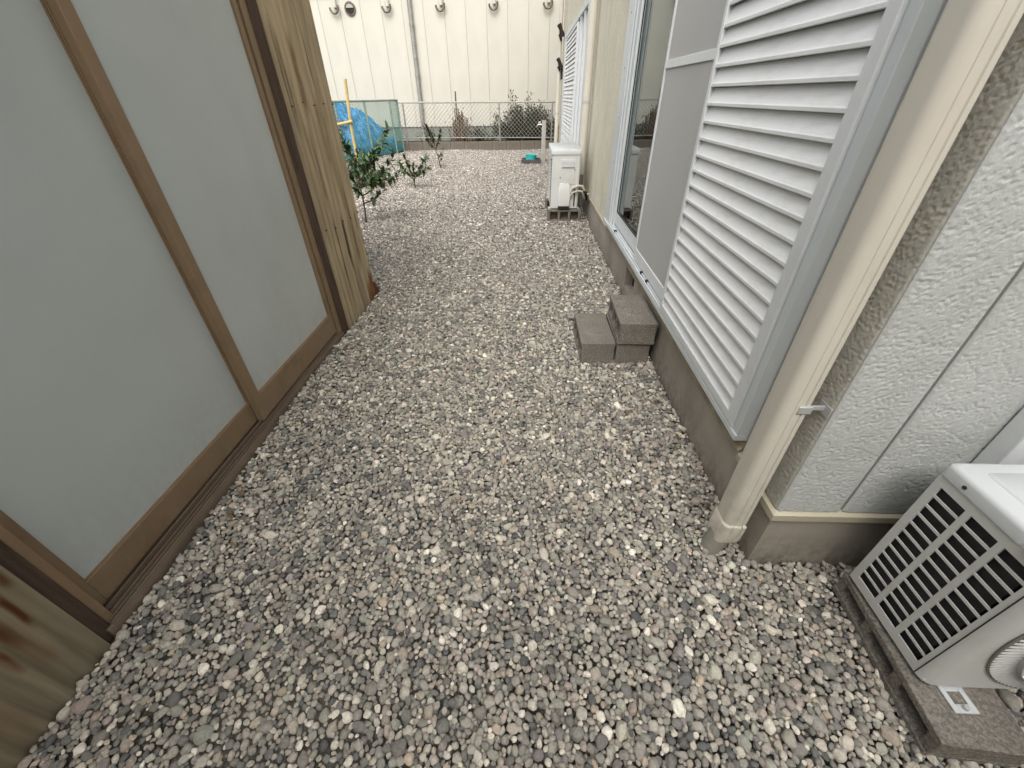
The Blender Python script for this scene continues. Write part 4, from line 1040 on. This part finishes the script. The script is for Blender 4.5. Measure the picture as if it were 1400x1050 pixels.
sapling((-1.985, 5.08, 0), (0.015, 0.03, 0), 0.52, [(6, 0.55, 0.2, 0.9, 0.46, 34), (5, 1.0, 0.0, 0.35, 0.58, 40), (5, -0.7, 0.2, 0.6, 0.40, 28), (4, 1.0, -0.3, 0.18, 0.44, 28), (4, -0.2, -0.6, 0.4, 0.28, 20),
        (3, 0.8, 0.3, 0.15, 0.32, 16), (6, -0.1, 0.6, 0.8, 0.42, 26), (6, 0.9, 0.4, 0.6, 0.66, 40), (6, -0.4, -0.2, 0.9, 0.42, 28), (5, 0.9, 0.5, 0.1, 0.58, 30)], 'fullest young citrus tree, dark glossy leaves, growing beside the shed corner')
sapling((-1.885, 7.3, 0), (-0.06, 0.0, 0), 0.22, [(6, -0.35, 0.1, 0.9, 0.30, 24), (6, 0.9, 0.1, 0.7, 0.46, 36), (5, 1.0, -0.1, 0.4, 0.36, 26), (5, -0.9, 0.1, 0.55, 0.34, 26), (4, 0.15, 0.2, 0.9, 0.30, 18)],
        'small forked citrus sapling with sparse spreading branches, midway down the gravel', ln=(0.07, 0.11))
sapling((-1.885, 9.65, 0), (-0.25, 0.0, 0), 0.46, [(6, -0.4, 0, 0.9, 0.36, 40), (5, 0.5, 0.1, 0.9, 0.38, 40), (6, -0.2, 0.4, 0.6, 0.30, 28), (3, 0.6, 0.1, 0.4, 0.2, 8), (5, -0.8, 0.1, 0.5, 0.28, 22), (2, 0.4, 0.1, 0.4, 0.16, 6)],
        'thin wispy sapling with tiny leaves near the kerb wall', 'weed', ln=(0.05, 0.075))

def bush(name, base, size, n, label, cat, lmat, ln, sprigs=(), dens_pow=0.6):
    """leafy mass grown on real branches: stems fan out, leaves sit along the twigs"""
    b = Vector(base); t_ = thing(name, base, label, cat)
    st = MB(); lv = MB(); tw = []
    for k in range(max(6, n // 60)):
        tgt = Vector((rnd.uniform(-1, 1) * size[0], rnd.uniform(-1, 1) * size[1], size[2] * (0.35 + 0.65 * rnd.random())))
        e = 1 - 0.55 * (abs(tgt.x) / size[0]) ** 2; tgt.z *= e
        p0 = b + Vector((tgt.x * 0.25, tgt.y * 0.25, -0.03)); p1 = b + Vector((tgt.x * 0.6, tgt.y * 0.6, tgt.z * 0.6)) + rv() * 0.04; p2 = b + tgt
        st.tube([p0, p1, p2], [0.012, 0.008, 0.003], 5); tw.append((p0, p1, p2))
    for (dx, dy, hz, ln_) in sprigs:
        p0 = b + Vector((dx, dy, hz * 0.3)); p2 = b + Vector((dx + rnd.uniform(-.08, .08), dy, hz)); p1 = p0.lerp(p2, 0.5)
        st.tube([p0, p1, p2], [0.008, 0.006, 0.003], 5); tw += [(p0, p1, p2)] * 1
    for k in range(n):
        p0, p1, p2 = rnd.choice(tw); t = rnd.random() ** dens_pow
        q = p0.lerp(p1, t * 2) if t < 0.5 else p1.lerp(p2, t * 2 - 1)
        q = q + rv() * 0.045
        leaf(lv, q, rv() + Vector((0, 0, 0.5)), rnd.uniform(*ln), rnd.uniform(0.45, 0.62) * ln[0], min(1, max(0, rnd.gauss(0.35, 0.3))), rnd.uniform(0, 0.5))
    st.build('stem', 'bark', t_); lv.build('crown', lmat, t_)
bush('shrub', (-0.12, 13.75, 0.12), (0.95, 0.38, 0.98), 9500, 'dense dark bronze shrub growing behind the chain link fence', 'shrub', 'bush', (0.06, 0.10),
     [(-0.35, -0.1, 1.28, 0), (-0.30, -0.1, 1.1, 0), (0.1, -0.1, 1.15, 0), (-0.85, -0.1, 0.72, 0), (0.45, 0, 1.0, 0)])
bush('weeds', (-1.55, 13.55, 0.11), (0.75, 0.22, 0.42), 900, 'straggly brown weeds beside the dry canes behind the fence', 'weeds', 'bush', (0.05, 0.08))
bush('weeds', (-2.95, 13.6, 0.11), (0.5, 0.2, 0.62), 160, 'sparse weeds behind the fence next to the grey wall pipe', 'weeds', 'weed', (0.05, 0.09))
bush('shrub', (-2.80, 7.6, 0.0), (0.36, 0.35, 0.56), 800, 'low dark shrub at the foot of the cane stake', 'shrub', 'citrus', (0.06, 0.09))
bush('shrub', (-3.95, 9.3, 0.0), (0.45, 0.4, 1.42), 520, 'grey leaved shrub half hidden behind the shed corner', 'shrub', 'greyleaf', (0.06, 0.10), dens_pow=0.45)
# dry cane clump
dc = thing('cane_clump', (-2.03, 13.5, 0.1), 'clump of cut dry brown canes behind the fence', 'canes')
for k in range(34):
    x = -2.03 + rnd.gauss(0, 0.14); y = 13.5 + rnd.gauss(0, 0.07); h = rnd.uniform(0.5, 0.95) * (1.0 - 0.4 * min(1, abs(x + 2.03) / 0.4))
    MB().tube([(x * 0.7 - 0.61, y, 0.08), (x, y, 0.1 + h * 0.5), (x + (x + 2.03) * 0.12, y, 0.1 + h)], [0.020, 0.018, 0.013], 6).build('cane', 'cane', dc)
MB().tube([(-2.05, 13.48, 0.08), (-2.03, 13.48, 1.36)], 0.021, 7).build('cane', 'cane', dc)
lv = MB()
for k in range(160):
    leaf(lv, Vector((-1.98 + rnd.gauss(0, 0.22), 13.45 + rnd.gauss(0, 0.1), abs(rnd.gauss(0.4, 0.22)) + 0.1)), rv(), rnd.uniform(0.04, 0.09), 0.022, rnd.random() * 0.6)
lv.build('dead_leaves', 'bush', dc)

# ---------------------------------------------------------------- neighbouring building across the end
NY = 14.5
nb = thing('neighbour_building', (-2, NY, 0), 'white panelled building with grey wall pipe and round vents beyond the fence', 'building')
B(-12, 8, NY + 0.03, NY + 0.3, -0.1, 0.53).build('plinth', 'neigh_base', nb)
B(-12, 8, NY + 0.010, NY + 0.25, 0.53, 6.5).build('joint_backing', 'alc_joint', nb)
pb_ = None; PW = 0.5665
for k in range(34):
    x = -11.935 + k * PW
    if pb_ is None: pb_ = B(x, x + PW - 0.009, NY, NY + 0.0095, 0.50, 6.5).build('panel', 'alc', nb, bevel=0.004); xb = x
    else: o = pb_.copy(); COL.objects.link(o); o.parent = nb; o.location = (x - xb, rnd.uniform(-0.0015, 0.0015), 0)
B(-12, 8, NY - 0.03, NY - 0.001, 3.43, 3.55).build('band', 'brownbeam', nb)
wp = MB().tube([(-3.245, NY - 0.075, -0.05), (-3.215, NY - 0.075, 3.43)], 0.058, 14).build('wall_pipe', 'galv', nb)
for z in (0.95, 1.75, 2.85):
    MB().tube([(-3.237 + 0.009 * z / 1.0 * 0.7, NY - 0.075, z - 0.04), (-3.237 + 0.009 * z * 0.7, NY - 0.075, z + 0.04)], 0.067, 14).build('coupling', 'galv', wp)
for x in (-5.22, -3.80, -2.36, -0.94, 0.5):
    h_ = MB().tube([(x - 0.02, NY - 0.05, 3.42), (x - 0.02, NY - 0.05, 3.22)], 0.05, 10).build('vent_pipe', 'alc', nb)
    pts = [(x - 0.09 + 0.14 * math.cos(R(a)) * 0.8 + 0.05, NY - 0.09, 3.22 + 0.12 * math.sin(R(a))) for a in range(180, 400, 20)]
    MB().tube(pts, 0.026, 8).build('vent_hook', 'hood', h_)
x = -4.85
MB().lathe((x, NY - 0.001, 3.20), [(0.15, 0), (0.15, -0.03), (0.115, -0.035), (0.11, -0.02)], 24, 'y').build('vent_collar', 'hood', nb)
MB().lathe((x, NY - 0.024, 3.20), [(0.108, 0), (0.108, -0.004)], 24, 'y').build('vent_hole', 'darkhole', nb)
MB().add([(x - 0.10, NY - 0.034, 3.215), (x + 0.10, NY - 0.034, 3.215), (x + 0.075, NY - 0.05, 3.27), (x, NY - 0.055, 3.30), (x - 0.075, NY - 0.05, 3.27)], [(0, 1, 2, 3, 4)]).build('vent_flap', 'alc', nb)
# dry leaf litter blown against the shed corner and along the walls
lt = MB()
for k in range(230):
    u = rnd.random()
    if u < 0.55: x, y = -1.75 + rnd.gauss(0, 0.38), 4.5 + rnd.gauss(0, 0.7)
    elif u < 0.75: x, y = -1.12 + abs(rnd.gauss(0, 0.06)), rnd.uniform(0.4, 3.0)
    else: x, y = 0.68 - abs(rnd.gauss(0, 0.08)), rnd.uniform(0.9, 6.0)
    if x < -1.15 and y < 3.0: continue
    leaf(lt, Vector((x, y, 0.014 + float(ground_h(x, y)))), Vector((rnd.gauss(0, 1), rnd.gauss(0, 1), rnd.gauss(0, 0.25))), rnd.uniform(0.018, 0.04), rnd.uniform(0.008, 0.016), rnd.random(), 0.5)
tag(lt.build('leaf_litter', 'litter'), 'small dry brown leaves scattered on the gravel by the shed corner', 'leaf litter', kind='stuff')
# unseen wall and eaves, added behind the camera to shade this end of the passage
shade_wall = thing('house', (0, -2.6, 0), 'unseen wall and eaves added behind the camera to shade the near passage', 'house')
B(-6, 6, -3.0, -2.6, -0.1, 3.6).build('wall', 'stucco_far', shade_wall)
B(-6.2, 6.2, -6.0, -2.2, 3.6, 3.75).build('eaves', 'roof', shade_wall)
print("pebbles", NP)
